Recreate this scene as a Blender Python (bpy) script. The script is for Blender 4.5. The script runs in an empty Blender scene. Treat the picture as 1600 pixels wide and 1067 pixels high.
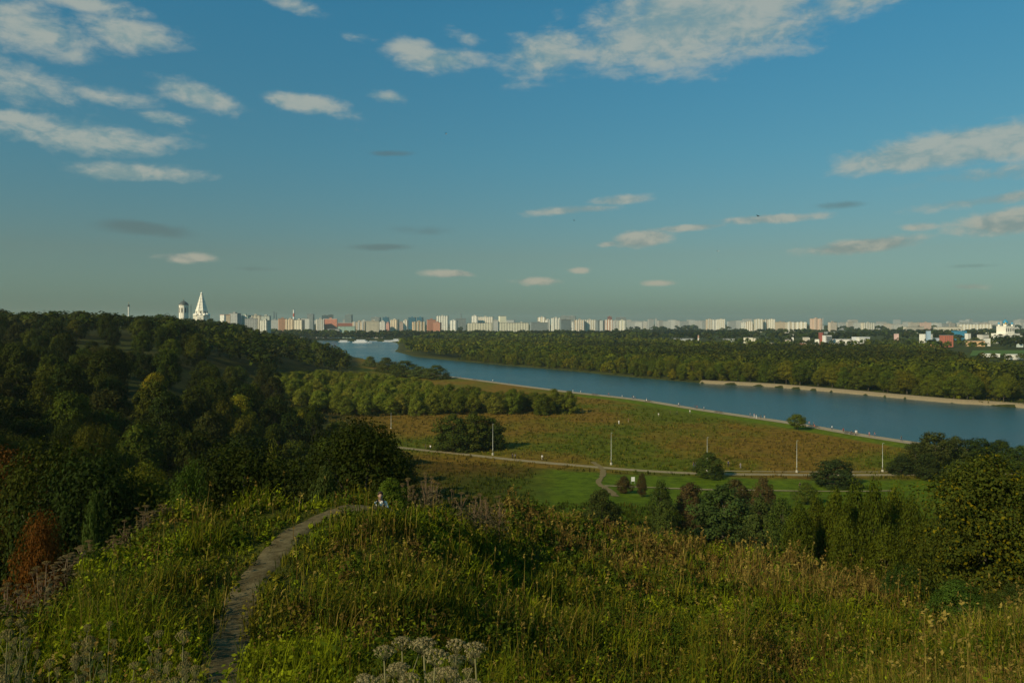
import bpy, bmesh, math, random
import numpy as np
from mathutils import Vector, Matrix

# ---------------------------------------------------------------- scene, camera, sky, sun
S = bpy.context.scene
COL = S.collection
CZ, F, U0, V0 = 42.0, 1200.0, 800.0, 503.0        # eye height, focal length and level line of the photograph (1600 px wide)
cam_d = bpy.data.cameras.new('camera'); cam = bpy.data.objects.new('camera', cam_d); COL.objects.link(cam)
cam_d.sensor_width = 36; cam_d.lens = 36 * F / 1600; cam_d.shift_y = -(533.5 - V0) / 1600
cam_d.clip_start = 0.3; cam_d.clip_end = 60000
cam.location = (0, 0, CZ); cam.rotation_euler = (math.radians(90), 0, 0)
S.camera = cam
S.render.engine = 'CYCLES'
S.cycles.use_denoising = True
S.cycles.max_bounces = 6; S.cycles.diffuse_bounces = 3; S.cycles.glossy_bounces = 2
S.cycles.transmission_bounces = 3; S.cycles.volume_bounces = 1; S.cycles.transparent_max_bounces = 4
S.cycles.caustics_reflective = False; S.cycles.caustics_refractive = False
vs = S.view_settings
vs.view_transform = 'Standard'; vs.look = 'None'; vs.gamma = 1.0; vs.use_curve_mapping = False
vs.exposure = -0.15

SUN_EL, SUN_BEHIND = math.radians(31), math.radians(43)     # from the left and behind
sun_dir = Vector((-math.cos(SUN_BEHIND) * math.cos(SUN_EL), -math.sin(SUN_BEHIND) * math.cos(SUN_EL), math.sin(SUN_EL)))
sl = bpy.data.lights.new('sun', 'SUN'); so = bpy.data.objects.new('sun', sl); COL.objects.link(so)
sl.energy = 5.0; sl.angle = math.radians(0.53); sl.color = (1.0, 0.81, 0.54)
so.rotation_euler = (-sun_dir).to_track_quat('-Z', 'Y').to_euler(); so.location = (-60, -40, 90)

W = bpy.data.worlds.new('World'); S.world = W; W.use_nodes = True
nt = W.node_tree; nt.nodes.clear()
class NG:
    """short hand for building node trees"""
    def __init__(s, tree): s.t = tree
    def n(s, typ, **kw):
        nd = s.t.nodes.new(typ)
        for k, v in kw.items(): setattr(nd, k, v)
        return nd
    def put(s, sock, v):
        if isinstance(v, (int, float)): sock.default_value = v
        elif isinstance(v, (tuple, list)):
            sock.default_value = (*v, 1.0) if len(v) == 3 and sock.type == 'RGBA' else v
        else: s.t.links.new(v, sock)
    def m(s, op, a, b=None, c=None, clamp=False):
        nd = s.n('ShaderNodeMath', operation=op); nd.use_clamp = clamp
        for i, v in enumerate((a, b, c)):
            if v is not None: s.put(nd.inputs[i], v)
        return nd.outputs[0]
    def vm(s, op, a, b):
        nd = s.n('ShaderNodeVectorMath', operation=op); s.put(nd.inputs[0], a); s.put(nd.inputs[1], b); return nd.outputs[0]
    def mix(s, f, a, b, blend='MIX'):
        nd = s.n('ShaderNodeMix', data_type='RGBA', blend_type=blend); nd.clamp_factor = True
        s.put(nd.inputs[0], f); s.put(nd.inputs[6], a); s.put(nd.inputs[7], b); return nd.outputs[2]
    def noise(s, vec, scale, detail=4.0, rough=0.55, dist=0.0):
        nd = s.n('ShaderNodeTexNoise'); s.put(nd.inputs['Vector'], vec)
        for k, v in (('Scale', scale), ('Detail', detail), ('Roughness', rough), ('Distortion', dist)): nd.inputs[k].default_value = v
        return nd.outputs[0]
    def ramp(s, f, stops, interp='LINEAR'):
        nd = s.n('ShaderNodeValToRGB'); s.put(nd.inputs[0], f); cr = nd.color_ramp; cr.interpolation = interp
        while len(cr.elements) < len(stops): cr.elements.new(0.5)
        for e, (p, c) in zip(cr.elements, stops):
            e.position = p; e.color = (*c, 1) if not isinstance(c, (int, float)) else (c, c, c, 1)
        return nd.outputs[0]
    def smooth(s, v, lo, hi):
        nd = s.n('ShaderNodeMapRange', interpolation_type='SMOOTHSTEP'); s.put(nd.inputs[0], v)
        nd.inputs[1].default_value = lo; nd.inputs[2].default_value = hi; return nd.outputs[0]

g = NG(nt)
sky = g.n('ShaderNodeTexSky', sky_type='NISHITA'); sky.sun_disc = False
sky.sun_elevation = SUN_EL; sky.sun_rotation = math.atan2(sun_dir.x, sun_dir.y)
sky.air_density = 1.0; sky.dust_density = 1.2; sky.ozone_density = 2.0; sky.altitude = 100
tc = g.n('ShaderNodeTexCoord').outputs['Generated']
sx = g.n('ShaderNodeSeparateXYZ'); nt.links.new(tc, sx.inputs[0])
dx, dy, dz = sx.outputs
az = g.m('ARCTAN2', dx, dy); el = g.m('ARCSINE', dz)
# the evening air: grey-green low down, clear teal blue above, the same all round
tint = g.ramp(g.m('MULTIPLY', el, 2.0, clamp=True), [(0.0, (0.42, 0.60, 0.60)), (0.055, (0.425, 0.60, 0.59)), (0.17, (0.475, 0.60, 0.53)), (0.416, (0.40, 0.80, 0.75)), (0.76, (0.34, 1.0, 1.0)), (1.0, (0.34, 1.0, 1.0))])
base = g.mix(1.0, sky.outputs[0], tint, 'MULTIPLY')
flat = g.vm('MULTIPLY', tc, (1.0, 1.0, 2.6))
n1 = g.noise(flat, 9.0, 8.0, 0.60, 0.25)
n2 = g.noise(flat, 1.7, 3.0, 0.5, 0.0)
n3 = g.noise(g.vm('MULTIPLY', tc, (1.0, 1.0, 1.9)), 26.0, 6.0, 0.62, 0.3)
def ang(u, v):
    x, z = (u - U0) / F, (V0 - v) / F
    return math.atan2(x, 1.0), math.atan2(z, math.hypot(1.0, x))
# cloud banks: (u, v, half width, half height, tilt, weight)
banks = [(1080, 28, 190, 62, -0.1, 1.12), (1180, 50, 120, 40, 0.0, 0.92), (855, 80, 75, 34, -0.15, 0.98), (1310, 12, 120, 26, -0.1, 0.8), (690, 96, 70, 20, 0.05, 0.85), (740, 60, 46, 14, 0.1, 0.6), (955, 92, 36, 18, 0.0, 0.75), (550, 55, 34, 9, 0.1, 0.6), (650, 78, 40, 16, 0, 0.7),
         (45, 42, 100, 30, 0.14, 0.86), (200, 54, 60, 21, 0.1, 1.0), (150, 8, 70, 14, 0.05, 0.85), (25, 135, 85, 26, 0.14, 0.78), (165, 148, 70, 15, 0.1, 0.72), (305, 146, 68, 17, 0.18, 0.98), (140, 214, 115, 25, 0.02, 0.95), (210, 270, 100, 14, -0.04, 1.05), (460, 158, 60, 12, 0.1, 0.95),
         (612, 153, 40, 11, 0.1, 0.8), (25, 183, 45, 10, 0, 0.85), (250, 184, 40, 10, 0, 0.8), (460, 10, 60, 14, 0.2, 0.75), (1545, 226, 195, 25, -0.07, 1.2), (1540, 276, 160, 16, -0.04, 0.85), (1590, 306, 130, 9, -0.07, 0.95),
         (1585, 347, 62, 16, -0.05, 1.3), (1345, 385, 74, 11, -0.07, 1.25), (1000, 374, 44, 13, -0.1, 1.25), (955, 381, 26, 6, -0.1, 0.9), (890, 329, 80, 7, -0.05, 1.1), (970, 313, 54, 8, -0.05, 1.0),
         (1080, 356, 64, 6, -0.05, 1.0), (1195, 343, 95, 7, -0.01, 1.05), (290, 404, 38, 7, 0, 1.05), (705, 428, 46, 6, 0, 1.0), (840, 440, 40, 7, 0, 0.9), (1030, 442, 30, 5, 0, 0.8), (1510, 448, 34, 6, 0, 0.8), (905, 423, 14, 5, 0, 0.8), (1435, 355, 26, 6, 0, 0.75)]
darks = [(612, 240, 36, 5, -0.03, 0.9), (590, 386, 52, 6, -0.03, 1.0), (225, 358, 70, 11, 0.05, 1.0), (655, 360, 60, 10, 0, 0.7), (1320, 320, 40, 6, 0, 0.8), (1510, 416, 40, 4, 0, 0.7), (400, 420, 60, 5, 0, 0.6), (790, 200, 40, 5, 0, 0.0)]
def bank_field(lst):
    tot = None
    for u, v, hw, hh, tilt, wt in lst:
        a0, e0 = ang(u, v)
        A = g.m('SUBTRACT', az, a0); E = g.m('SUBTRACT', el, e0)
        c, s_ = math.cos(tilt), -math.sin(tilt)
        ca = math.cos(a0)
        p = g.m('MULTIPLY_ADD', A, c * F / (hw * 1.2), g.m('MULTIPLY', E, s_ * F / (hw * 1.2)))
        q = g.m('MULTIPLY_ADD', E, c * F / (hh * 1.25), g.m('MULTIPLY', A, -s_ * F / (hh * 1.25)))
        d = g.m('ADD', g.m('MULTIPLY', p, p), g.m('MULTIPLY', q, q))
        b = g.m('MULTIPLY', g.m('EXPONENT', g.m('MULTIPLY', d, -1.0)), wt)
        tot = b if tot is None else g.m('MAXIMUM', tot, b)
    return tot
lit_f = bank_field(banks); dark_f = bank_field(darks[:-1])
wob = g.m('ADD', g.m('MULTIPLY', g.m('SUBTRACT', n1, 0.5), 1.5), g.m('MULTIPLY', g.m('SUBTRACT', n3, 0.5), 0.8))
stray = g.m('MULTIPLY', g.smooth(n2, 0.60, 0.80), g.smooth(el, 0.06, 0.3))
dens = g.m('ADD', g.m('ADD', lit_f, wob), g.m('MULTIPLY', stray, 0.3))
cl = g.m('MULTIPLY', g.smooth(dens, 0.40, 1.0), 0.85)
cd = g.m('MULTIPLY', g.smooth(g.m('ADD', dark_f, g.m('MULTIPLY', wob, 0.6)), 0.35, 0.95), 0.5)
low = g.smooth(el, 0.0, 0.22)
c_lit = g.mix(low, (0.46, 0.43, 0.33), (0.43, 0.47, 0.42))
c_shd = g.mix(low, (0.24, 0.27, 0.23), (0.24, 0.36, 0.37))
shade = g.smooth(g.m('ADD', g.m('MULTIPLY', n3, 0.7), g.m('MULTIPLY', n1, 0.5)), 0.48, 0.70)
ccol = g.mix(shade, c_shd, c_lit)
bg1 = g.n('ShaderNodeBackground'); nt.links.new(base, bg1.inputs[0]); bg1.inputs[1].default_value = 0.1
bg2 = g.n('ShaderNodeBackground'); nt.links.new(ccol, bg2.inputs[0]); bg2.inputs[1].default_value = 1.0
bg3 = g.n('ShaderNodeBackground'); bg3.inputs[0].default_value = (0.115, 0.155, 0.15, 1); bg3.inputs[1].default_value = 1.0
ms = g.n('ShaderNodeMixShader'); g.put(ms.inputs[0], cd); nt.links.new(bg1.outputs[0], ms.inputs[1]); nt.links.new(bg3.outputs[0], ms.inputs[2])
ms2 = g.n('ShaderNodeMixShader'); g.put(ms2.inputs[0], cl); nt.links.new(ms.outputs[0], ms2.inputs[1]); nt.links.new(bg2.outputs[0], ms2.inputs[2])
wo = g.n('ShaderNodeOutputWorld'); nt.links.new(ms2.outputs[0], wo.inputs[0])

# ---------------------------------------------------------------- helpers
R = np.random.default_rng(7)
def tag(o, label=None, cat=None, group=None, kind=None):
    for k, v in (('label', label), ('category', cat), ('group', group), ('kind', kind)):
        if v: o[k] = v
    return o
def mesh_np(name, V, faces, mats, col=None, smooth=False, fmat=None):
    """V (n,3); faces: list of (m,k) int arrays; col: (n,3) per vertex colour"""
    me = bpy.data.meshes.new(name)
    V = np.asarray(V, np.float32)
    faces = [np.asarray(f, np.int32) for f in faces if len(f)]
    me.vertices.add(len(V)); me.vertices.foreach_set('co', V.ravel())
    li = np.concatenate([f.ravel() for f in faces])
    tot = np.concatenate([np.full(len(f), f.shape[1], np.int32) for f in faces])
    st = np.concatenate([[0], np.cumsum(tot)[:-1]]).astype(np.int32)
    me.loops.add(len(li)); me.loops.foreach_set('vertex_index', li)
    me.polygons.add(len(tot)); me.polygons.foreach_set('loop_start', st); me.polygons.foreach_set('loop_total', tot)
    if smooth: me.polygons.foreach_set('use_smooth', np.ones(len(tot), bool))
    for m_ in (mats if isinstance(mats, (list, tuple)) else [mats]): me.materials.append(m_)
    if fmat is not None: me.polygons.foreach_set('material_index', np.asarray(fmat, np.int32))
    if col is not None:
        a = me.color_attributes.new('tint', 'FLOAT_COLOR', 'POINT')
        c4 = np.ones((len(V), 4), np.float32); c4[:, :3] = col
        a.data.foreach_set('color', c4.ravel())
    me.update(calc_edges=True); me.validate()
    return me
def obj(name, me, parent=None, loc=None, rz=0.0, sc=None, color=None):
    o = bpy.data.objects.new(name, me); COL.objects.link(o)
    if parent: o.parent = parent
    if loc is not None: o.location = loc
    if rz: o.rotation_euler = (0, 0, rz)
    if sc is not None: o.scale = sc if hasattr(sc, '__len__') else (sc,) * 3
    if color is not None: o.color = (*color, 1)
    return o
def empty(name, loc=(0, 0, 0), rz=0.0, sc=None):
    o = obj(name, None, None, loc, rz, sc); o.empty_display_size = 0.3; return o
class MB:
    """collects simple shapes into one mesh"""
    def __init__(s): s.v = []; s.f = []; s.n = 0
    def add(s, V, Fs):
        s.v.append(np.asarray(V, float)); s.f += [[i + s.n for i in f] for f in Fs]; s.n += len(V); return s
    def box(s, c, d, rz=0.0):
        c = np.array(c, float); hx, hy, hz = np.array(d) / 2.0
        P = np.array([[a, b, e] for a in (-hx, hx) for b in (-hy, hy) for e in (-hz, hz)])
        ca, sa = math.cos(rz), math.sin(rz)
        P = np.c_[P[:, 0] * ca - P[:, 1] * sa, P[:, 0] * sa + P[:, 1] * ca, P[:, 2]] + c
        return s.add(P, [(0, 1, 3, 2), (4, 6, 7, 5), (0, 4, 5, 1), (2, 3, 7, 6), (0, 2, 6, 4), (1, 5, 7, 3)])
    def lathe(s, prof, seg=12, c=(0, 0, 0), rot=0.0):
        P = []; Fs = []
        for r, z in prof:
            for k in range(seg):
                a = rot + 2 * math.pi * k / seg; P.append((c[0] + r * math.cos(a), c[1] + r * math.sin(a), c[2] + z))
        for i in range(len(prof) - 1):
            for k in range(seg):
                k2 = (k + 1) % seg; Fs.append((i * seg + k, i * seg + k2, (i + 1) * seg + k2, (i + 1) * seg + k))
        Fs.append(tuple(range(seg))[::-1]); Fs.append(tuple(range((len(prof) - 1) * seg, len(prof) * seg)))
        return s.add(P, Fs)
    def tube(s, pts, rad, seg=6):
        pts = [Vector(p) for p in pts]; P = []; Fs = []
        for i, p in enumerate(pts):
            t = (pts[min(i + 1, len(pts) - 1)] - pts[max(i - 1, 0)]).normalized()
            a = t.orthogonal().normalized() if i == 0 else (a - a.dot(t) * t).normalized()
            b = t.cross(a); r = rad[i] if hasattr(rad, '__len__') else rad
            for k in range(seg):
                w = 2 * math.pi * k / seg; P.append(p + a * r * math.cos(w) + b * r * math.sin(w))
        for i in range(len(pts) - 1):
            for k in range(seg):
                k2 = (k + 1) % seg; Fs.append((i * seg + k, i * seg + k2, (i + 1) * seg + k2, (i + 1) * seg + k))
        Fs.append(tuple(range(seg))[::-1]); Fs.append(tuple(range((len(pts) - 1) * seg, len(pts) * seg)))
        return s.add(P, Fs)
    def mesh(s, name, mat, smooth=False):
        me = bpy.data.meshes.new(name); me.from_pydata(np.concatenate(s.v).tolist(), [], s.f); me.materials.append(mat)
        if smooth: me.polygons.foreach_set('use_smooth', [True] * len(me.polygons))
        me.update(); return me
    def build(s, name, mat, parent=None, smooth=False, **kw): return obj(name, s.mesh(name, mat, smooth), parent, **kw)

def mat(name, color=None, rough=0.8, spec=0.2, fn=None, metal=0.0):
    m_ = bpy.data.materials.new(name); m_.use_nodes = True; t = m_.node_tree
    b = t.nodes['Principled BSDF']; q = NG(t); q.b = b
    b.inputs['Roughness'].default_value = rough; b.inputs['Specular IOR Level'].default_value = spec; b.inputs['Metallic'].default_value = metal
    if color is not None:
        pos = q.n('ShaderNodeTexCoord').outputs['Object']
        nz = q.noise(pos, 1.3, 5.0, 0.6); nz2 = q.noise(pos, 14.0, 3.0, 0.6)
        f = q.m('ADD', q.m('MULTIPLY', nz, 0.6), q.m('MULTIPLY', nz2, 0.4))
        q.put(b.inputs['Base Color'], q.mix(q.smooth(f, 0.35, 0.65), tuple(c * 0.8 for c in color), tuple(min(1, c * 1.15) for c in color)))
    if fn: fn(q)
    return m_
def value_noise(x, y, scale, seed=0):
    x = np.asarray(x) / scale; y = np.asarray(y) / scale
    xi = np.floor(x).astype(np.int64); yi = np.floor(y).astype(np.int64); fx = x - xi; fy = y - yi
    fx = fx * fx * (3 - 2 * fx); fy = fy * fy * (3 - 2 * fy)
    def h(a, b):
        n = (a * 374761393 + b * 668265263 + seed * 1442695041) & 0x7fffffff
        n = ((n ^ (n >> 13)) * 1274126177) & 0x7fffffff
        return ((n ^ (n >> 16)) & 0xffff) / 65535.0
    return (h(xi, yi) * (1 - fx) + h(xi + 1, yi) * fx) * (1 - fy) + (h(xi, yi + 1) * (1 - fx) + h(xi + 1, yi + 1) * fx) * fy
def fbm(x, y, scale, seed=0, oct=3):
    t = 0; a = 0.5; s_ = 0
    for i in range(oct): t = t + a * value_noise(x, y, scale / 2 ** i, seed + i * 17); s_ += a; a *= 0.5
    return t / s_
def sstep(x, a, b):
    t = np.clip((np.asarray(x, float) - a) / (b - a), 0, 1); return t * t * (3 - 2 * t)
def px(u, y): return (u - U0) / F * y                    # world x of a column at depth y
def pz(v, y): return CZ - (v - V0) / F * y               # world z of a row at depth y
# ---------------------------------------------------------------- terrain
COLS = {
 -400: [(3,39.6),(10,37.3),(13,36),(16,33),(25,28),(60,26),(100,30),(200,36),(400,38),(1000,38),(1300,34),(1700,6)],
 0:    [(3,39.4),(8,37.3),(11,36.4),(14.5,36.2),(17,34.2),(22,30),(30,25),(45,19),(60,15.5),(80,13),(110,13),(150,16),(200,21),(260,26),(320,30),(400,34),(500,35),(1000,36),(1300,32),(1700,5)],
 130:  [(3,39.4),(8,37.3),(11,36.4),(14,36.1),(20,36),(23,33.5),(28,29),(36,23),(45,19),(60,14),(80,11),(110,10),(150,13),(200,18),(260,25),(320,29),(400,33),(500,34),(1000,35),(1300,32),(1700,5)],
 250:  [(3,39.4),(8,37.3),(11,36.4),(14,36.1),(20,36),(24.5,35.8),(28,32.5),(34,27),(45,20),(60,13),(80,9),(110,8),(150,9),(200,13),(260,20),(320,26),(400,30),(500,32),(800,34),(1250,33),(1700,4)],
 400:  [(3,39.4),(8,37.3),(11,36.3),(14,36),(20,36),(26,35.8),(30,32.5),(36,27),(45,21),(60,13),(80,8),(110,5),(150,4),(200,4),(260,6),(320,8),(400,12),(500,18),(650,24),(800,27),(1000,28),(1250,25),(1500,3)],
 520:  [(3,39.4),(8,37.3),(11,36.3),(14,36),(20,36),(25,36),(27,35.4),(30,33.5),(36,28.5),(45,23),(60,15),(80,9),(110,5),(150,3),(200,2),(300,1),(400,1),(500,3),(650,6),(750,7),(850,5),(950,1),(1500,1)],
 600:  [(3,39.4),(8,37.3),(11,36.2),(14,36),(20,36),(25.3,36),(28,35),(32,33),(40,29),(50,25),(70,17),(100,9),(140,4),(180,2),(250,.5),(300,0),(900,0)],
 680:  [(3,39.4),(8,37.2),(11,36.2),(14,35.8),(20,35.5),(26,35),(32,34.3),(38,32),(50,27),(70,20),(100,12),(140,5),(180,1.5),(230,0),(900,0)],
 800:  [(3,39.4),(8,37.1),(11,36),(14,35.3),(20,34.2),(28,32.5),(36,31.3),(45,31),(50,30.2),(60,27.6),(80,20),(100,14.5),(130,8),(160,4),(190,1.2),(220,0),(900,0)],
 950:  [(3,39.4),(8,37),(11,35.9),(14,35),(20,33.6),(28,31.6),(36,29.8),(45,28),(50,27.2),(58,26.2),(66,24),(80,18),(110,11),(130,8),(160,3.5),(190,1),(215,0),(900,0)],
 1100: [(3,39.4),(8,37),(11,35.8),(14,34.8),(20,33.3),(28,31),(36,29),(45,27),(52,25.7),(58,24.8),(64,22.6),(80,16),(110,8),(140,4),(165,1.5),(190,.2),(215,0),(900,0)],
 1250: [(3,39.4),(8,37),(11,35.8),(14,34.6),(20,33),(28,30.6),(36,28.5),(45,26.3),(50,25.4),(56,24.4),(62,21.5),(80,14),(110,7),(150,2.5),(190,.2),(215,0),(900,0)],
 1350: [(3,39.4),(8,37),(11,35.8),(14,34.6),(20,33),(28,30.5),(36,28.2),(42,26.8),(46,26),(50,24),(70,15),(100,8),(150,3),(190,.2),(215,0),(900,0)],
 1480: [(3,39.4),(8,37),(11,35.8),(14,34.6),(20,33),(28,30.5),(34,29),(38,27.8),(43,25),(70,15),(100,9),(150,3.5),(200,.2),(215,0),(900,0)],
 1600: [(3,39.4),(8,37),(11,35.8),(14,34.6),(20,33.2),(28,30.8),(36,28.8),(42,26),(60,18),(100,9),(150,4),(200,.3),(215,0),(900,0)],
 2100: [(3,39.4),(8,37),(14,34.6),(20,33),(28,30),(36,27),(60,17),(100,9),(150,4),(200,.4),(230,0),(900,0)],
}
NEAR = [(560,-460),(400,-200),(300,0),(200,170),(140,269),(119,317),(92,368),(69,416),(38,458),(8,504),(-28,562),(-55,605),(-110,720),(-190,900),(-290,1150),(-380,1400),(-480,1560),(-1000,1650),(-2500,1700)]
FAR = [(760,-460),(560,-150),(440,80),(340,260),(258,388),(237,410),(219,440),(198,477),(171,516),(134,545),(99,596),(56,674),(0,757),(-72,872),(-119,955),(-168,1120),(-206,1400),(-240,1600),(-310,1730),(-460,1800),(-1000,1900),(-2500,1960)]
RIVER = np.array(NEAR + FAR[::-1], float)
def inside(x, y, poly):
    c = np.zeros(np.shape(x), bool); n = len(poly)
    for i in range(n):
        x1, y1 = poly[i]; x2, y2 = poly[(i + 1) % n]
        if y1 == y2: continue
        c ^= ((y1 > y) != (y2 > y)) & (x < (x2 - x1) * (y - y1) / (y2 - y1) + x1)
    return c
def dist_line(x, y, line):
    d = np.full(np.shape(x), 1e9)
    for (x1, y1), (x2, y2) in zip(line[:-1], line[1:]):
        vx, vy = x2 - x1, y2 - y1; t = np.clip(((x - x1) * vx + (y - y1) * vy) / (vx * vx + vy * vy), 0, 1)
        d = np.minimum(d, np.hypot(x - x1 - t * vx, y - y1 - t * vy))
    return d
_ck = sorted(COLS)
def terrain(x, y, rough=True, river=True):
    x = np.asarray(x, float); y = np.asarray(y, float); shp = np.broadcast(x, y).shape
    x = np.broadcast_to(x, shp).ravel(); y = np.broadcast_to(y, shp).ravel()
    r = np.hypot(x, y); th = np.arctan2(x, y); tcl = np.clip(th, -0.785, 0.825)
    yy = np.maximum(r * np.cos(tcl), 0.3); u = U0 + F * np.tan(tcl); ly = np.log(yy)
    Z = np.stack([np.interp(ly, np.log([0.3, 1.2] + [p[0] for p in COLS[c]]), [40.35, 40.25] + [p[1] for p in COLS[c]]) for c in _ck])
    i = np.clip(np.searchsorted(_ck, u) - 1, 0, len(_ck) - 2); ck = np.array(_ck, float)
    f = np.clip((u - ck[i]) / (ck[i + 1] - ck[i]), 0, 1); k = np.arange(len(u))
    z = Z[i, k] * (1 - f) + Z[i + 1, k] * f
    w = sstep(np.abs(th), 0.8, 1.75); z = z * (1 - w) + w * np.where(th > 0, np.interp(r, [0, 30, 120, 260], [40.3, 38.5, 12, 0.5]), np.interp(r, [0, 60, 900, 2000], [40.3, 40.3, 38, 20]))
    if rough:
        z = z + (fbm(x, y, 2.2, 3, 2) - 0.5) * 0.28 * sstep(r, 2, 8) * sstep(-r, -70, -30) + (fbm(x, y, 14, 5, 3) - 0.5) * 1.2 * sstep(r, 26, 60) * sstep(z, 0.3, 6)
    if river:
        near = (dist_line(x, y, NEAR) < 400) | (dist_line(x, y, FAR) < 400)
        ins = np.zeros(len(x), bool); ins[near] = inside(x[near], y[near], RIVER)
        d = np.minimum(dist_line(x[ins], y[ins], NEAR), dist_line(x[ins], y[ins], FAR))
        z[ins] = np.minimum(z[ins], 0.0) - 3.6 * sstep(d, 0.3, 5)
    return z.reshape(shp)
def tz(x, y): return float(terrain(x, y))
# screen ray to ground
def ground_at(u, v, y0=4, y1=3000):
    ys = np.exp(np.linspace(math.log(y0), math.log(y1), 3000)); zs = terrain((u - U0) / F * ys, ys, river=False)
    h = np.nonzero(CZ - (v - V0) / F * ys <= zs)[0]
    yv = ys[h[0]] if len(h) else y1
    return np.array([(u - U0) / F * yv, yv, float(terrain((u - U0) / F * yv, yv))])

# near hill path, footpaths in the valley
DIRT = [px(u, y) for u, y in ()]
hp_uv = [(334, 10.6), (342, 12.0), (352, 13.5), (368, 15.3), (388, 17.2), (410, 18.8), (432, 20.2), (452, 21.6), (474, 22.8), (500, 23.8), (530, 24.5), (565, 25.1), (604, 25.6), (640, 27.0)]
HILLPATH = [(px(u, y), y) for u, y in hp_uv]
MAIN = [(px(u, 42 * F / (v - V0)), 42 * F / (v - V0)) for u, v in [(560, 694), (640, 702), (700, 707), (800, 718), (900, 727), (1000, 735), (1100, 740), (1250, 742), (1380, 742), (1500, 741), (1650, 739)]]
UPPER = [(px(u, 42 * F / (v - V0)), 42 * F / (v - V0)) for u, v in [(1080, 735), (1150, 736), (1260, 737), (1380, 737), (1500, 736)]]
LOWER = [(px(u, 42 * F / (v - V0)), 42 * F / (v - V0)) for u, v in [(945, 765), (1050, 766), (1160, 767), (1260, 769), (1400, 770)]]
TRAIL = [(px(u, 42 * F / (v - V0)), 42 * F / (v - V0)) for u, v in [(926, 722), (938, 730), (943, 739), (940, 748), (935, 755), (937, 762), (946, 769), (955, 779), (962, 790)]]
def promenade_d(x, y):                         # metres inland of the near river bank
    return dist_line(x, y, NEAR)

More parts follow.
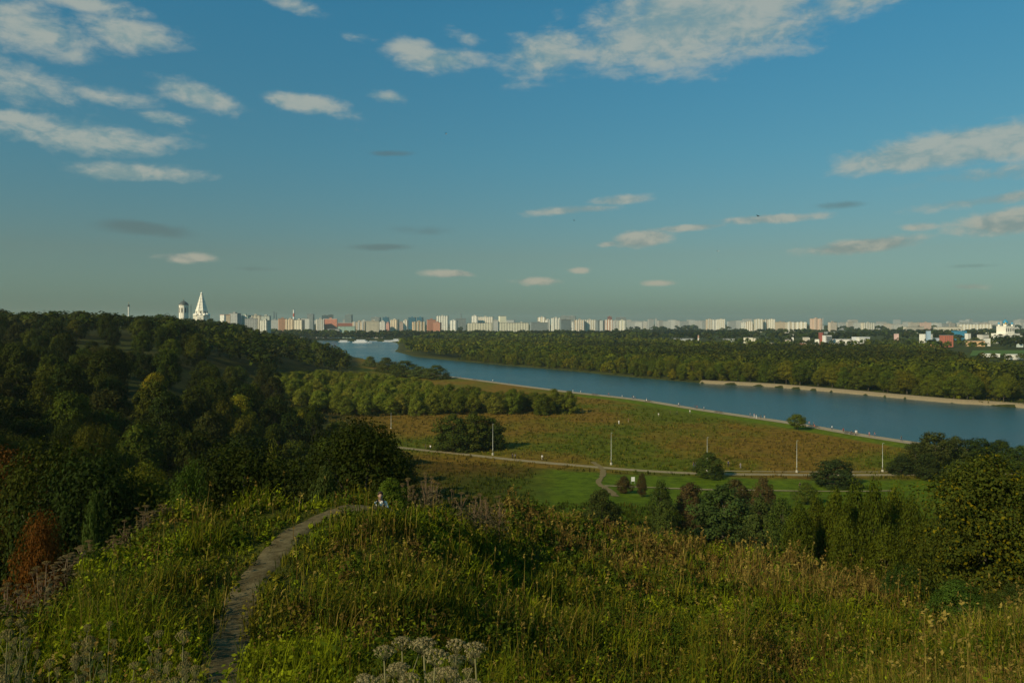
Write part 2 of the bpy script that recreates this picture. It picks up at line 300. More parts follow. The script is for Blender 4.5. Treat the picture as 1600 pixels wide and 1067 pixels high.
# ground sheet
def build_ground():
    ang = np.unique(np.concatenate([np.radians(np.arange(-41, 42.01, 0.3)), np.radians(np.arange(42, 319.1, 3.0))]))
    rad = np.unique(np.concatenate([np.geomspace(0.4, 30, 85), np.geomspace(30, 150, 75), np.arange(150, 460, 3.2), np.geomspace(460, 1300, 75), np.geomspace(1300, 9000, 30)]))
    A, Rr = np.meshgrid(ang, rad, indexing='ij')
    X = Rr * np.sin(A); Y = Rr * np.cos(A)
    Z = terrain(X, Y)
    na, nr = X.shape; V = np.c_[X.ravel(), Y.ravel(), Z.ravel()]
    i = np.arange(na)[:, None]; j = np.arange(nr - 1)[None]; i2 = (i + 1) % na
    Q = np.stack([i * nr + j, i2 * nr + j, i2 * nr + j + 1, i * nr + j + 1], -1).reshape(-1, 4)[:, ::-1]
    c0 = len(V); V = np.r_[V, [[0, 0, 40.3]]]
    T = np.stack([np.full(na, c0), (np.arange(na) + 1) % na * nr, np.arange(na) * nr], -1)
    x, y = V[:, 0], V[:, 1]; r = np.hypot(x, y)
    soil = np.array([0.055, 0.06, 0.012]); tall = np.array([0.12, 0.102, 0.010]); rust = np.array([0.155, 0.098, 0.012]); gr = np.array([0.075, 0.10, 0.006]); lawn = np.array([0.085, 0.135, 0.005]); wood = np.array([0.03, 0.036, 0.008])
    n = fbm(x, y, 38, 11, 4); n2 = fbm(x, y, 9, 31, 3)
    c = tall + (rust - tall) * sstep(n + 0.35 * (n2 - 0.5), 0.5, 0.68)[:, None]; c = c + (gr - c) * (sstep(-n - 0.3 * (n2 - .5), -0.48, -0.34) * 0.8)[:, None]
    dn = promenade_d(x, y); dn = np.where(inside(x, y, RIVER), 0, dn)
    lw = sstep(-dn, -19 + 3, -13) + 0
    c = c + (lawn - c) * (lw * (y < 440) * 0.9)[:, None]
    yv = np.interp(x, [-60, 0, 30, 80, 300], [244, 225, 214, 207, 205])        # mown side of the main footpath
    m = sstep(-(y), -(yv - 1.5), -(yv - 4)) * (y > 120) * (x > -45)
    mown = m * sstep(x + (n2 - .5) * 20, -4, 12)
    c = c + (lawn * 0.85 - c) * np.clip(mown, 0, 1)[:, None]
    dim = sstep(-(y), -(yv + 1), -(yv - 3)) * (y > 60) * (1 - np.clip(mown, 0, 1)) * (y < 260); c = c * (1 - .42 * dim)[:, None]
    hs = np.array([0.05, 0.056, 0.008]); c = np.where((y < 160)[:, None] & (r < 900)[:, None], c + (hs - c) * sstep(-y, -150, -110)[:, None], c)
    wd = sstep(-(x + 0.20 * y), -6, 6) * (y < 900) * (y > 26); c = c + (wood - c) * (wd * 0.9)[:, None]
    farm = inside(x, y, [(760, -460), (258, 388), (171, 516), (0, 757), (-119, 955), (-240, 1600), (-1000, 1900), (-2500, 9000), (9000, 9000), (9000, -460)])
    c[farm] = wood * 1.2 + (gr * .55 - wood) * sstep(n[farm], .45, .6)[:, None]
    shore = inside(x, y, RIVER) | (dist_line(x, y, FAR) < 12); c[shore] = np.array([.04, .046, .012]) * (.8 + .5 * n2[shore])[:, None]  # dark wood green on the bank, coloured to read as reflection
    c = np.where((r < 9)[:, None], soil, c)
    def fn(q):
        a = q.n('ShaderNodeAttribute', attribute_name='tint').outputs['Color']; p = q.n('ShaderNodeTexCoord').outputs['Object']
        f = q.m('ADD', q.m('MULTIPLY', q.noise(p, 0.35, 6, 0.65), 0.6), q.m('MULTIPLY', q.noise(p, 3.0, 4, 0.7), 0.4))
        col = q.mix(q.smooth(f, 0.34, 0.66), q.mix(1.0, a, (0.55, 0.58, 0.6), 'MULTIPLY'), q.mix(1.0, a, (1.45, 1.35, 1.25), 'MULTIPLY'))
        q.put(q.b.inputs['Base Color'], col)
        bp = q.n('ShaderNodeBump'); bp.inputs['Strength'].default_value = 0.8; bp.inputs['Distance'].default_value = 0.5
        q.put(bp.inputs['Height'], f); q.put(q.b.inputs['Normal'], bp.outputs[0])
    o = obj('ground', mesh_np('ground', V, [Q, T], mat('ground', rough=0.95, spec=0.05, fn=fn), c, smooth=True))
    tag(o, kind='structure')
build_ground()

# water
def water():
    me = bpy.data.meshes.new('river_water'); bm = bmesh.new()
    bm.faces.new([bm.verts.new((p[0], p[1], -1.25)) for p in RIVER]); bmesh.ops.triangulate(bm, faces=bm.faces[:]); bm.normal_update()
    for f in bm.faces:
        if f.normal.z < 0: f.normal_flip()
    bm.to_mesh(me); bm.free()
    def fn(q):
        b = q.b; p = q.n('ShaderNodeTexCoord').outputs['Object']
        patch = q.noise(q.vm('MULTIPLY', p, (1, 0.5, 1)), 0.014, 4, 0.55, 0.5)
        q.put(b.inputs['Base Color'], q.mix(q.smooth(patch, 0.35, 0.65), (0.010, 0.055, 0.068), (0.016, 0.075, 0.088)))
        b.inputs['IOR'].default_value = 1.33; b.inputs['Specular IOR Level'].default_value = 0.5
        q.put(b.inputs['Roughness'], q.m('ADD', 0.10, q.m('MULTIPLY', patch, 0.22)))
        h = q.m('ADD', q.m('MULTIPLY', q.noise(q.vm('MULTIPLY', p, (1, 1.4, 1)), 0.55, 4, 0.6, 0.3), 0.6), q.m('MULTIPLY', q.noise(p, 2.4, 3, 0.6), 0.25))
        bp = q.n('ShaderNodeBump'); bp.inputs['Distance'].default_value = 1.0
        q.put(bp.inputs['Strength'], q.m('ADD', 0.28, q.m('MULTIPLY', q.smooth(patch, 0.35, 0.7), 0.35)))
        q.put(bp.inputs['Height'], h); q.put(b.inputs['Normal'], bp.outputs[0])
    me.materials.append(mat('water', fn=fn)); tag(obj('river_water', me), kind='structure')
water()

def resample(line, step):
    P = np.array(line, float); out = []
    # Catmull-Rom
    E = np.r_[[2 * P[0] - P[1]], P, [2 * P[-1] - P[-2]]]
    for i in range(1, len(E) - 2):
        n = max(2, int(np.hypot(*(E[i + 1] - E[i])) / step))
        for t in np.arange(n) / n:
            a, b, c, d = E[i - 1], E[i], E[i + 1], E[i + 2]
            out.append(0.5 * (2 * b + (c - a) * t + (2 * a - 5 * b + 4 * c - d) * t * t + (3 * b - a - 3 * c + d) * t ** 3))
    out.append(P[-1]); return np.array(out)
def normals2(L):
    d = np.gradient(L, axis=0); d /= np.hypot(d[:, 0], d[:, 1])[:, None]; return np.c_[-d[:, 1], d[:, 0]]
def strip(name, line, offs, zs, m_, step=2.0, drape=True, jitter=0.0, label=None):
    """sheet along a line; offs: offsets to the side of travel, zs: height above ground (drape) or absolute"""
    L = resample(line, step); N = normals2(L); k = len(offs); V = []
    for o_, z_ in zip(offs, zs):
        w = o_ + (jitter * (fbm(L[:, 0] + 40 * o_, L[:, 1], 1.6 * max(step, .3), 9, 2) - 0.5) * 2 if jitter else 0)
        P = L + N * np.reshape(w * np.ones(len(L)), (-1, 1)); z = (terrain(P[:, 0], P[:, 1], river=False) if drape else 0) + z_
        V.append(np.c_[P, z * np.ones(len(L))])
    V = np.stack(V, 1).reshape(-1, 3); n = len(L)
    i = np.arange(n - 1)[:, None]; j = np.arange(k - 1)[None]
    Q = np.stack([i * k + j, i * k + j + 1, (i + 1) * k + j + 1, (i + 1) * k + j], -1).reshape(-1, 4)
    me = mesh_np(name, V, [Q], m_)
    if sum(p.normal.z for p in me.polygons) < 0: me.flip_normals()
    o = obj(name, me); return tag(o, kind='structure')
def fn_dirt(q):
    p = q.n('ShaderNodeTexCoord').outputs['Object']
    f = q.noise(p, 2.2, 6, 0.7, 0.4); f2 = q.noise(p, 22.0, 3, 0.6)
    c = q.mix(q.smooth(f, 0.34, 0.68), (0.06, 0.046, 0.018), (0.14, 0.115, 0.055)); c = q.mix(q.m('MULTIPLY', q.smooth(f2, 0.5, 0.75), 0.5), c, (0.20, 0.17, 0.09))
    q.put(q.b.inputs['Base Color'], c); bp = q.n('ShaderNodeBump'); bp.inputs['Strength'].default_value = 0.35; bp.inputs['Distance'].default_value = 0.05
    q.put(bp.inputs['Height'], q.m('ADD', f, q.m('MULTIPLY', f2, 0.4))); q.put(q.b.inputs['Normal'], bp.outputs[0])
m_dirt = mat('trodden_earth', rough=0.95, spec=0.05, fn=fn_dirt)
m_gravel = mat('pale_gravel', (0.24, 0.20, 0.11), 0.95, 0.05)
m_pave = mat('paving', (0.30, 0.25, 0.16), 0.9, 0.1)
m_stone = mat('bank_stone', (0.24, 0.19, 0.11), 0.9, 0.1)
strip('dirt_path', HILLPATH, [-0.42, -0.28, -0.1, 0.1, 0.28, 0.42], [-0.03, 0.035, 0.02, 0.02, 0.035, -0.03], m_dirt, 0.25, jitter=0.13)
strip('footpath', MAIN, [-1.5, 0, 1.5], [0.05, 0.07, 0.05], m_gravel, 2.0, jitter=0.25)
strip('upper_footpath', UPPER, [-0.6, 0.6], [0.05, 0.05], m_gravel, 2.0, jitter=0.2)
strip('lower_footpath', LOWER, [-0.6, 0.6], [0.14, 0.14], m_gravel, 2.0, jitter=0.2)
strip('worn_trail', TRAIL, [-0.8, 0, 0.8], [0.11, 0.14, 0.11], mat('trail_earth', (0.17, 0.135, 0.06), 0.95, 0.05), 1.0, jitter=0.5)
# travel along NEAR goes upstream, so the land lies on the left (+)
strip('promenade', NEAR[3:13], [0.0, 2.7, 5.4], [0.12, 0.16, 0.12], m_pave, 4.0, drape=False)
strip('embankment', NEAR[2:14], [-1.9, -0.02, -0.01], [-2.2, -0.1, 0.22], m_stone, 4.0, drape=False, jitter=0.0)
FARB = [p for p in FAR if 380 < p[1] < 570]
strip('stone_bank', FAR[2:10], [3.4, 1.2, -0.6, -3.2], [-2.0, -0.35, 0.5, 0.62], m_stone, 3.0, drape=False, jitter=0.5)
# ---------------------------------------------------------------- trees
def fn_leaf(attr):
    def fn(q):
        t = q.t; a = q.n('ShaderNodeAttribute', attribute_name='tint').outputs['Color']
        if attr == 'object': c = q.mix(1.0, q.n('ShaderNodeObjectInfo').outputs['Color'], a, 'MULTIPLY')
        else: c = a
        c = q.mix(1.0, c, (.88, .86, .85), 'MULTIPLY'); q.put(q.b.inputs['Base Color'], c)
        tr = q.n('ShaderNodeBsdfTranslucent'); q.put(tr.inputs[0], q.mix(1.0, c, (1.3, 1.25, 0.6), 'MULTIPLY'))
        mx = q.n('ShaderNodeMixShader'); mx.inputs[0].default_value = 0.22
        t.links.new(q.b.outputs[0], mx.inputs[1]); t.links.new(tr.outputs[0], mx.inputs[2])
        t.links.new(mx.outputs[0], t.nodes['Material Output'].inputs[0])
    return fn
m_leaf = mat('leaves', rough=0.75, spec=0.05, fn=fn_leaf('object'))
m_leafv = mat('leaf_mass', rough=0.8, spec=0.04, fn=fn_leaf('vertex'))
m_bark = mat('bark', (0.09, 0.075, 0.05), 0.9, 0.1)

def unit(v): return v / np.maximum(np.linalg.norm(v, axis=-1, keepdims=True), 1e-9)
def leaf_cards(P, N, size, rng, aspect=1.6):
    """diamond leaves at P facing N"""
    n = len(P); N = unit(N); t = unit(np.cross(N, rng.normal(size=(n, 3)))); b = np.cross(N, t)
    s_ = (size * rng.uniform(0.6, 1.35, n))[:, None]
    V = np.stack([P - t * s_ * aspect / 2, P + b * s_ / 2 + N * s_ * .12, P + t * s_ * aspect / 2, P - b * s_ / 2 + N * s_ * .12], 1).reshape(-1, 3)
    Q = np.arange(n * 4).reshape(-1, 4); return V, Q
def crown_data(rng, kind, nclump, nleaf, size):
    """crown of unit height (z 0..1 from ground) and about unit width; returns cards, clump centres and leaf brightness"""
    C = []; k = 0
    while len(C) < nclump and k < 20000:
        k += 1; a = rng.uniform(0, 2 * math.pi); t = rng.uniform(0, 1)
        if kind == 'round':   lo, pr = 0.2, math.sqrt(max(0, 1 - (2 * t - 1) ** 2)) ** 0.8 * (1.0 - 0.15 * t)
        elif kind == 'broad': lo, pr = 0.28, (max(0, 1 - t ** 2.6)) ** .5 * (0.72 + 0.28 * min(1, t * 4))
        elif kind == 'dome':  lo, pr = 0.04, (max(0, 1 - t ** 2.2)) ** .5
        elif kind == 'tall':  lo, pr = 0.10, (math.sin(math.pi * min(1, 0.12 + 0.88 * t)) ** .7) * (1 - 0.25 * t)
        elif kind == 'yellowing': lo, pr = 0.12, (max(0, 1 - t ** 3)) ** .5 * (0.7 + 0.3 * math.sin(9 * t + 4 * a))
        else:                 lo, pr = 0.02, (1 - t) ** .35 * (0.75 + .25 * math.sin(7 * t))
        pr *= 1 + 0.22 * math.sin(3 * a + 5 * t) + 0.1 * math.sin(7 * a + 2)
        rr = pr * (rng.uniform(0.25, 1.0) ** 0.45) * 0.41
        p = np.array([rr * math.cos(a), rr * math.sin(a), lo + (0.93 - lo) * t])
        if all(np.linalg.norm((p - c) * (1, 1, .8)) > 0.085 for c in C[-40:]) or k > 6000: C.append(p)
    C = np.array(C); per = nleaf // len(C)
    rc = rng.uniform(0.075, 0.15, len(C)); ctr = np.array([0, 0, C[:, 2].mean() * 0.85])
    br = rng.uniform(0.75, 1.25, len(C))
    P, N, B = [], [], []
    for c, r_, b_ in zip(C, rc, br):
        d = unit(rng.normal(size=(per, 3))); rad = r_ * rng.uniform(0.2, 1.0, per) ** 0.4
        p = c + d * rad[:, None] * (1.1, 1.1, 0.75); P.append(p)
        N.append(d * 0.75 + unit(p - ctr) * 0.45 + np.array([0, 0, .25]) + rng.normal(size=(per, 3)) * 0.38); B.append(b_ * rng.uniform(0.72, 1.28, per))
    P = np.concatenate(P); N = np.concatenate(N); B = np.concatenate(B)
    return P, N, B, C
def crown_mesh(rng, kind, nclump, nleaf, size, accent=None, share=0.0):
    P, N, B, C = crown_data(rng, kind, nclump, nleaf, size)
    V, Q = leaf_cards(P, N, size, rng)
    n = len(P); col = np.ones((n, 3)) * B[:, None] * np.array([1, 1, 1])
    hue = rng.uniform(-1, 1, n)[:, None] * 0.12; col = col * np.c_[1 + hue, np.ones((n, 1)), 1 - hue]
    if accent is not None:
        pick = (rng.random(n) < share * (0.4 + 1.6 * (value_noise(P[:, 0] * 9 + 50, P[:, 2] * 9 + P[:, 1] * 7, 1.0, 3) > 0.55))); col[pick] = np.array(accent) * rng.uniform(.7, 1.3, (pick.sum(), 1))
    return mesh_np('crown', V, [Q], m_leaf, np.repeat(col, 4, 0)), C
def trunk_mesh(rng, C, lod, base=0.028):
    mb = MB(); top = C[:, 2].max() * 0.8
    bend = rng.normal(size=2) * 0.02
    pts = [(bend[0] * t * t * 2, bend[1] * t * t * 2, t * top - (0.03 if t == 0 else 0)) for t in (0, .15, .4, .7, 1.0)]
    mb.tube(pts, [base * 1.35, base, base * .75, base * .42, base * .1], 7)
    idx = rng.choice(len(C), min(len(C), 14 if lod else 6), replace=False)
    for i in idx:
        c = C[i]; z0 = max(0.1, min(top * 0.8, c[2] * 0.6)); f = z0 / top
        s_ = Vector((bend[0] * f * f * 2, bend[1] * f * f * 2, z0)); e = Vector(c)
        mb.tube([s_, s_.lerp(e, .5) + Vector((0, 0, -.02)), e], [base * .42, base * .26, base * .08], 5)
    return mb.mesh('trunk', m_bark, True)
LIB = {}
def lib(kind, lod, variants, nclump, nleaf, size, **kw):
    for i in range(variants):
        rng = np.random.default_rng(abs(hash_(kind, lod, i))); me, C = crown_mesh(rng, kind, nclump, nleaf, size, **kw)
        LIB.setdefault((kind, lod), []).append((me, trunk_mesh(rng, C, lod != 'far', 0.02 if kind in ('dome', 'spire', 'tall') else 0.028)))
def hash_(*a):
    h = 17
    for c in str(a): h = (h * 131 + ord(c)) % 1000003
    return h
lib('round', 'far', 3, 42, 1500, 0.05); lib('broad', 'far', 3, 42, 1500, 0.05); lib('dome', 'far', 3, 44, 1500, 0.05); lib('tall', 'far', 2, 40, 1300, 0.05)
lib('round', 'mid', 3, 75, 7500, 0.026); lib('broad', 'mid', 3, 80, 7500, 0.026); lib('dome', 'mid', 3, 80, 8000, 0.026); lib('tall', 'mid', 3, 75, 7000, 0.024)
lib('broad', 'near', 2, 130, 25000, 0.012); lib('round', 'near', 2, 130, 24000, 0.012); lib('tall', 'near', 2, 110, 15000, 0.019); lib('dome', 'near', 2, 110, 17000, 0.018)
_mn = len(LIB)
rngA = np.random.default_rng(991); _m, _C = crown_mesh(rngA, 'yellowing', 150, 26000, 0.0135, accent=(2.6, 1.75, .5), share=0.07)
LIB[('yellowing', 'near')] = [(_m, trunk_mesh(rngA, _C, True, 0.018))]

PAL = dict(dark=[(0.030, 0.049, 0.0045), (0.039, 0.057, 0.0054), (0.046, 0.062, 0.0045), (0.033, 0.054, 0.0072), (0.052, 0.067, 0.0049), (0.054, 0.061, 0.0099)],
           willow=[(0.176, 0.201, 0.0198), (0.156, 0.193, 0.0172), (0.189, 0.195, 0.0238), (0.143, 0.173, 0.0145)],
           mid=[(0.070, 0.095, 0.0066), (0.085, 0.105, 0.0072), (0.075, 0.105, 0.0083), (0.095, 0.105, 0.0077), (0.060, 0.088, 0.0072)],
           far=[(0.085, 0.105, 0.0066), (0.100, 0.115, 0.0072), (0.070, 0.095, 0.0072), (0.115, 0.115, 0.0077), (0.085, 0.100, 0.0088), (0.062, 0.085, 0.0066)],
           gold=[(0.170, 0.150, 0.0066), (0.160, 0.160, 0.0077)], rust=[(0.150, 0.065, 0.0077), (0.120, 0.055, 0.0077)], redbrown=[(0.110, 0.060, 0.0165), (0.095, 0.058, 0.0143)])
NT = [0]
def tree(name, x, y, h, w, kind, lod, color, label, group=None, cat='tree', sink=0.15, zb=None, rz=None):
    i = NT[0]; NT[0] += 1; rng = random.Random(i * 7 + 3)
    vs_ = LIB[(kind, lod)]; cm, tm = vs_[rng.randrange(len(vs_))]
    z = (tz(x, y) if zb is None else zb) - sink
    e = empty(name, (x, y, z), rng.uniform(0, 6.28) if rz is None else rz, (w, w, h + sink)); tag(e, label, cat, group)
    v = rng.uniform(0.85, 1.15); vr = rng.uniform(0.93, 1.07)
    obj('trunk', tm, e); obj('crown', cm, e, color=(color[0] * v * vr, color[1] * v, color[2] * v)); return e
def pick(name, rng=random.Random(5)): return rng.choice(PAL[name])
def tree_px(name, u, y, vtop, wpx, kind, lod, color, label, **kw):
    x = px(u, y); return tree(name, x, y, pz(vtop, y) - tz(x, y), wpx * y / F, kind, lod, color, label, **kw)

# --- single trees and shrubs that stand out
G1 = 'yellow-flecked trees beside the right slope'
tree_px('broadleaf_tree', 1540, 37, 702, 235, 'yellowing', 'near', (0.062, 0.082, 0.0088), 'broad dark green tree flecked with yellow leaves on the near hillside')
tree_px('broadleaf_tree', 1660, 35, 690, 200, 'yellowing', 'near', (0.062, 0.080, 0.0088), 'yellow-flecked tree half out of view beyond the broad one', rz=2.0)
for k, (u, vt, w, y) in enumerate([(1248, 778, 48, 68), (1276, 768, 52, 73), (1306, 757, 56, 70), (1338, 744, 62, 74), (1368, 741, 58, 69), (1398, 750, 56, 73), (1424, 768, 50, 68), (1320, 800, 50, 62), (1385, 815, 60, 60), (1450, 800, 55, 66)]):
    tree_px('thicket_tree', u, y, vt, w * 1.25, 'tall', 'near', [(0.056, 0.072, 0.005), (0.06, 0.078, 0.005), (0.07, 0.082, 0.005)][k % 3], 'slender dark green tree in the dense thicket below the hill brow', group='thicket below the hill brow')
for u, y, vt, w, kd, c, lb in [
    (1108, 207, 706, 46, 'dome', (0.045, 0.070, 0.0110), 'dark rounded bush standing on the main footpath below a lamp post'),
    (1305, 196, 717, 68, 'dome', (0.035, 0.052, 0.0121), 'blackish round bush between the footpath and the thicket'),
    (1246, 299, 646, 26, 'round', (0.085, 0.110, 0.0121), 'small lone tree with trunk on the grass beside the promenade'),
    (1462, 214, 673, 58, 'round', (0.062, 0.075, 0.0143), 'grey-green bushy willow at the end of the meadow by the river'),
    (1432, 216, 690, 46, 'dome', (0.055, 0.068, 0.0143), 'smaller grey-green willow leaning out over the meadow end'),
    (1492, 218, 680, 48, 'dome', (0.05, 0.066, 0.0121), 'olive willow close behind the grey-green bushy one'),
    (1408, 213, 712, 42, 'dome', (0.036, 0.05, 0.0121), 'dark low bush at the foot of the grey-green bushy willow'),
    (1450, 205, 706, 46, 'dome', (0.038, 0.054, 0.011), 'dark rounded bush in front of the grey-green bushy willow'),
    (1532, 222, 683, 52, 'round', (0.036, 0.058, 0.0088), 'dark green bushy tree between the river and the yellow-flecked tree'),
    (1563, 224, 686, 46, 'dome', (0.042, 0.062, 0.0088), 'second dark green bushy tree by the river, partly covered'),
    (1596, 212, 695, 56, 'dome', (0.05, 0.075, 0.0088), 'bright olive bush behind the yellow-flecked tree'),
    (1498, 190, 716, 52, 'dome', (0.045, 0.06, 0.011), 'olive bush in front of the dark bushy tree by the river'),
    (940, 128, 762, 56, 'dome', (0.045, 0.062, 0.0110), 'dark bush beside the end of the worn trail'),
    (1130, 127, 757, 98, 'dome', (0.042, 0.070, 0.0143), 'large dark green shrub clump below the lower footpath'),
    (1032, 134, 748, 40, 'tall', (0.055, 0.080, 0.0121), 'upright green shrub beside the reddish shrubs'),
    (1078, 138, 752, 52, 'dome', (0.082, 0.058, 0.0193), 'reddish brown shrub between two green shrubs'),
    (1040, 118, 778, 46, 'dome', (0.050, 0.072, 0.0110), 'low green shrub in front of the upright shrub'),
    (1192, 150, 742, 40, 'tall', (0.082, 0.058, 0.0187), 'reddish brown upright shrub rising behind the large shrub clump'),
    (1150, 160, 748, 56, 'dome', (0.082, 0.064, 0.0176), 'pale reddish shrub on the lawn behind the large shrub clump'),
    (1190, 118, 775, 62, 'dome', (0.050, 0.070, 0.0132), 'grey-green shrub between the large shrub clump and the thicket'),
    (1222, 112, 772, 54, 'tall', (0.055, 0.080, 0.0110), 'olive upright shrub at the edge of the thicket'),
    (975, 182, 742, 26, 'tall', (0.080, 0.060, 0.0165), 'thin brown sapling on the lawn beside the white board'),
    (1003, 178, 736, 16, 'tall', (0.070, 0.052, 0.0165), 'very slim dark sapling between the white board and upright shrub'),
    (1260, 172, 752, 38, 'tall', (0.075, 0.100, 0.0110), 'light green sapling on the lawn before the blackish round bush')]:
    tree_px('small_tree' if 'tree' in lb or 'sapling' in lb else 'shrub', u, y, vt, w * 1.15, kd, 'mid', c, lb, cat='tree' if 'tree' in lb or 'sapling' in lb else 'shrub')
for u, y, vt, w, kd, c, lb in [
    (66, 29, 793, 92, 'broad', (0.120, 0.048, 0.0066), 'rust-brown shrub with withered leaves below the grassy ridge'),
    (612, 33, 744, 66, 'dome', (0.085, 0.125, 0.0110), 'bright yellow-green bush behind the man on the path'),
    (508, 38, 726, 74, 'dome', (0.058, 0.085, 0.0165), 'grey-green bush behind the end of the grassy ridge'),
    (425, 62, 684, 58, 'tall', (0.085, 0.095, 0.0099), 'yellowish slender tree rising from the dark wood'),
    (300, 40, 712, 84, 'broad', (0.050, 0.085, 0.0088), 'fresh green bushy tree just behind the grassy ridge'),
    (150, 34, 760, 60, 'dome', (0.045, 0.070, 0.0110), 'green shrub behind the dry umbels on the ridge'),
    (1500, 31, 905, 90, 'dome', (0.050, 0.085, 0.0099), 'low leafy shrub under the broad yellow-flecked tree'),
    (1590, 30, 912, 90, 'dome', (0.050, 0.075, 0.0110), 'low olive shrub under the half hidden yellow-flecked tree'),
    (1415, 42, 880, 80, 'dome', (0.040, 0.075, 0.0099), 'low dark green shrub between thicket and broad tree')]:
    tree_px('shrub' if 'tree' not in lb.split(' with')[0] or 'shrub' in lb else 'bushy_tree', u, y, vt, w * 1.1, kd, 'near', c, lb, cat='shrub' if 'shrub' in lb or 'bush ' in lb else 'tree')
# big bush pair by the footpath and lamp posts
for u, y, vt, w, c in [(708, 250, 645, 62, (0.050, 0.075, 0.0088)), (742, 252, 643, 62, (0.062, 0.082, 0.0088)), (768, 255, 652, 44, (0.048, 0.070, 0.0088))]:
    tree_px('bushy_tree', u, y, vt, w * 1.15, 'dome', 'mid', c, 'dark bushy tree in the group beside the main footpath', group='bushy trees beside the main footpath')

# --- willow grove on the river meadow
def grove_ok(u, y, x):
    if u < 690: return np.interp(u, [410, 470, 560, 690], [395, 340, 338, 348]) < y < np.interp(u, [410, 480, 560, 640, 690], [500, 500, 540, 500, 400])
    return 347 < y < np.interp(u, [690, 760, 800, 895], [392, 385, 374, 366])
def scatter(n, rng, box, ok, dmin, have):
    out = []; k = 0
    while len(out) < n and k < n * 80:
        k += 1; y = math.exp(rng.uniform(math.log(box[2]), math.log(box[3]))); u = rng.uniform(box[0], box[1]); x = px(u, y)
        if not ok(u, y, x): continue
        d = dmin(y)
        if any(abs(x - a) < d and abs(y - b) < d and math.hypot(x - a, y - b) < d for a, b in have): continue
        have.append((x, y)); out.append((u, y, x))
    return out
rng = random.Random(11)
for k, (u, y, x) in enumerate(scatter(265, rng, (410, 895, 336, 545), grove_ok, lambda y: 5.0, [])):
    vt = np.interp(u, [410, 500, 600, 690, 720, 760, 800, 860, 895], [584, 576, 582, 592, 598, 606, 604, 600, 608]); hm = pz(vt, y) - tz(x, y)
    h = min(hm, rng.uniform(8.5, 12.5)) * rng.uniform(.82, 1.0); c = rng.choice(PAL['willow']); f = rng.uniform(.8, 1.05) if u < 690 else rng.uniform(.52, .75); kd = rng.choice(['dome', 'dome', 'round', 'tall']); sz = '%s %s' % ('taller' if h > 9.6 else 'lower', {'dome': 'dome-shaped', 'round': 'round-headed', 'tall': 'slender'}[kd]); cn = 'yellow-green' if u < 690 else 'dull green'
    tree('willow_tree', x, y, h, rng.uniform(7.0, 10.0) * (1.0 if u < 690 else 1.12), kd, 'mid', tuple(a * f for a in c), '%s %s willow in the sunlit grove on the river meadow' % (sz, cn), group='%s %s willows of the meadow grove' % (sz, cn), sink=.4)
for u, vt, y, w, lb in [(578, 556, 690, 20, 'slim dark tree at the water edge beyond the willow grove'), (604, 558, 640, 36, 'round olive tree standing at the river bend'), (632, 563, 590, 52, 'broad olive tree beside the round one at the river bend'), (681, 570, 565, 42, 'rounded grey-green willow beside the start of the promenade'), (655, 572, 575, 36, 'green tree between the broad olive tree and the promenade willow')]:
    tree_px('riverside_tree', u, y, vt, w * 1.15, 'dome', 'mid', (0.070, 0.088, 0.0121) if 'willow' not in lb else (0.085, 0.110, 0.0220), lb)

# --- dark wood in the ravine and on the church hill
rng = random.Random(42); have = []
SKY = ([-300, 0, 20, 60, 100, 150, 200, 250, 280, 330, 360, 400, 430, 450, 490, 520, 540, 556, 600], [468, 474, 482, 482, 480, 480, 487, 484, 490, 494, 500, 512, 520, 518, 528, 536, 546, 560, 575])
def wood_ok(u, y, x):
    if y < 300: return u < np.interp(y, [40, 60, 100, 160, 240, 300], [560, 600, 615, 625, 590, 440])
    if 365 < y < 430 and 150 < u < 215: return rng.random() < 0.1       # open slope
    if inside(np.array([x]), np.array([y]), RIVER)[0] or dist_line(np.array([x]), np.array([y]), NEAR)[0] < 10: return False
    return u < np.interp(y, [300, 470, 500, 545, 760, 1000, 1600], [440, 425, 470, 540, 553, 500, 500])
near_w = scatter(95, rng, (-260, 620, 44, 125), wood_ok, lambda y: 3.6 + y * 0.02, have)
mid_w = scatter(190, rng, (-200, 625, 125, 420), wood_ok, lambda y: 5 + y * 0.012, have)
def wood_height(u, y, x, h):
    z = tz(x, y); vmin = np.interp(u, *SKY) + rng.uniform(0, 9)
    if y < 310: vmin = max(vmin, np.interp(u, [0, 150, 300, 400, 450, 520, 590, 625], [505, 525, 545, 588, 612, 632, 655, 690]) + rng.uniform(0, 25))
    return max(4.0, min(h, pz(vmin, y) - z))
def wood_col(r, u, y):  # deep shade between ravine trees put into leaf colours: green palettes scaled darker
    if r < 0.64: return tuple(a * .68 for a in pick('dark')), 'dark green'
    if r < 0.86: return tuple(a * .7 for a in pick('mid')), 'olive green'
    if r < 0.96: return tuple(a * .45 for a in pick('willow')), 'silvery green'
    return (pick('rust'), 'rust brown') if u < 170 and y < 500 else (pick('gold') if y < 300 else pick('mid'), 'yellowish green' if y < 300 else 'olive green')
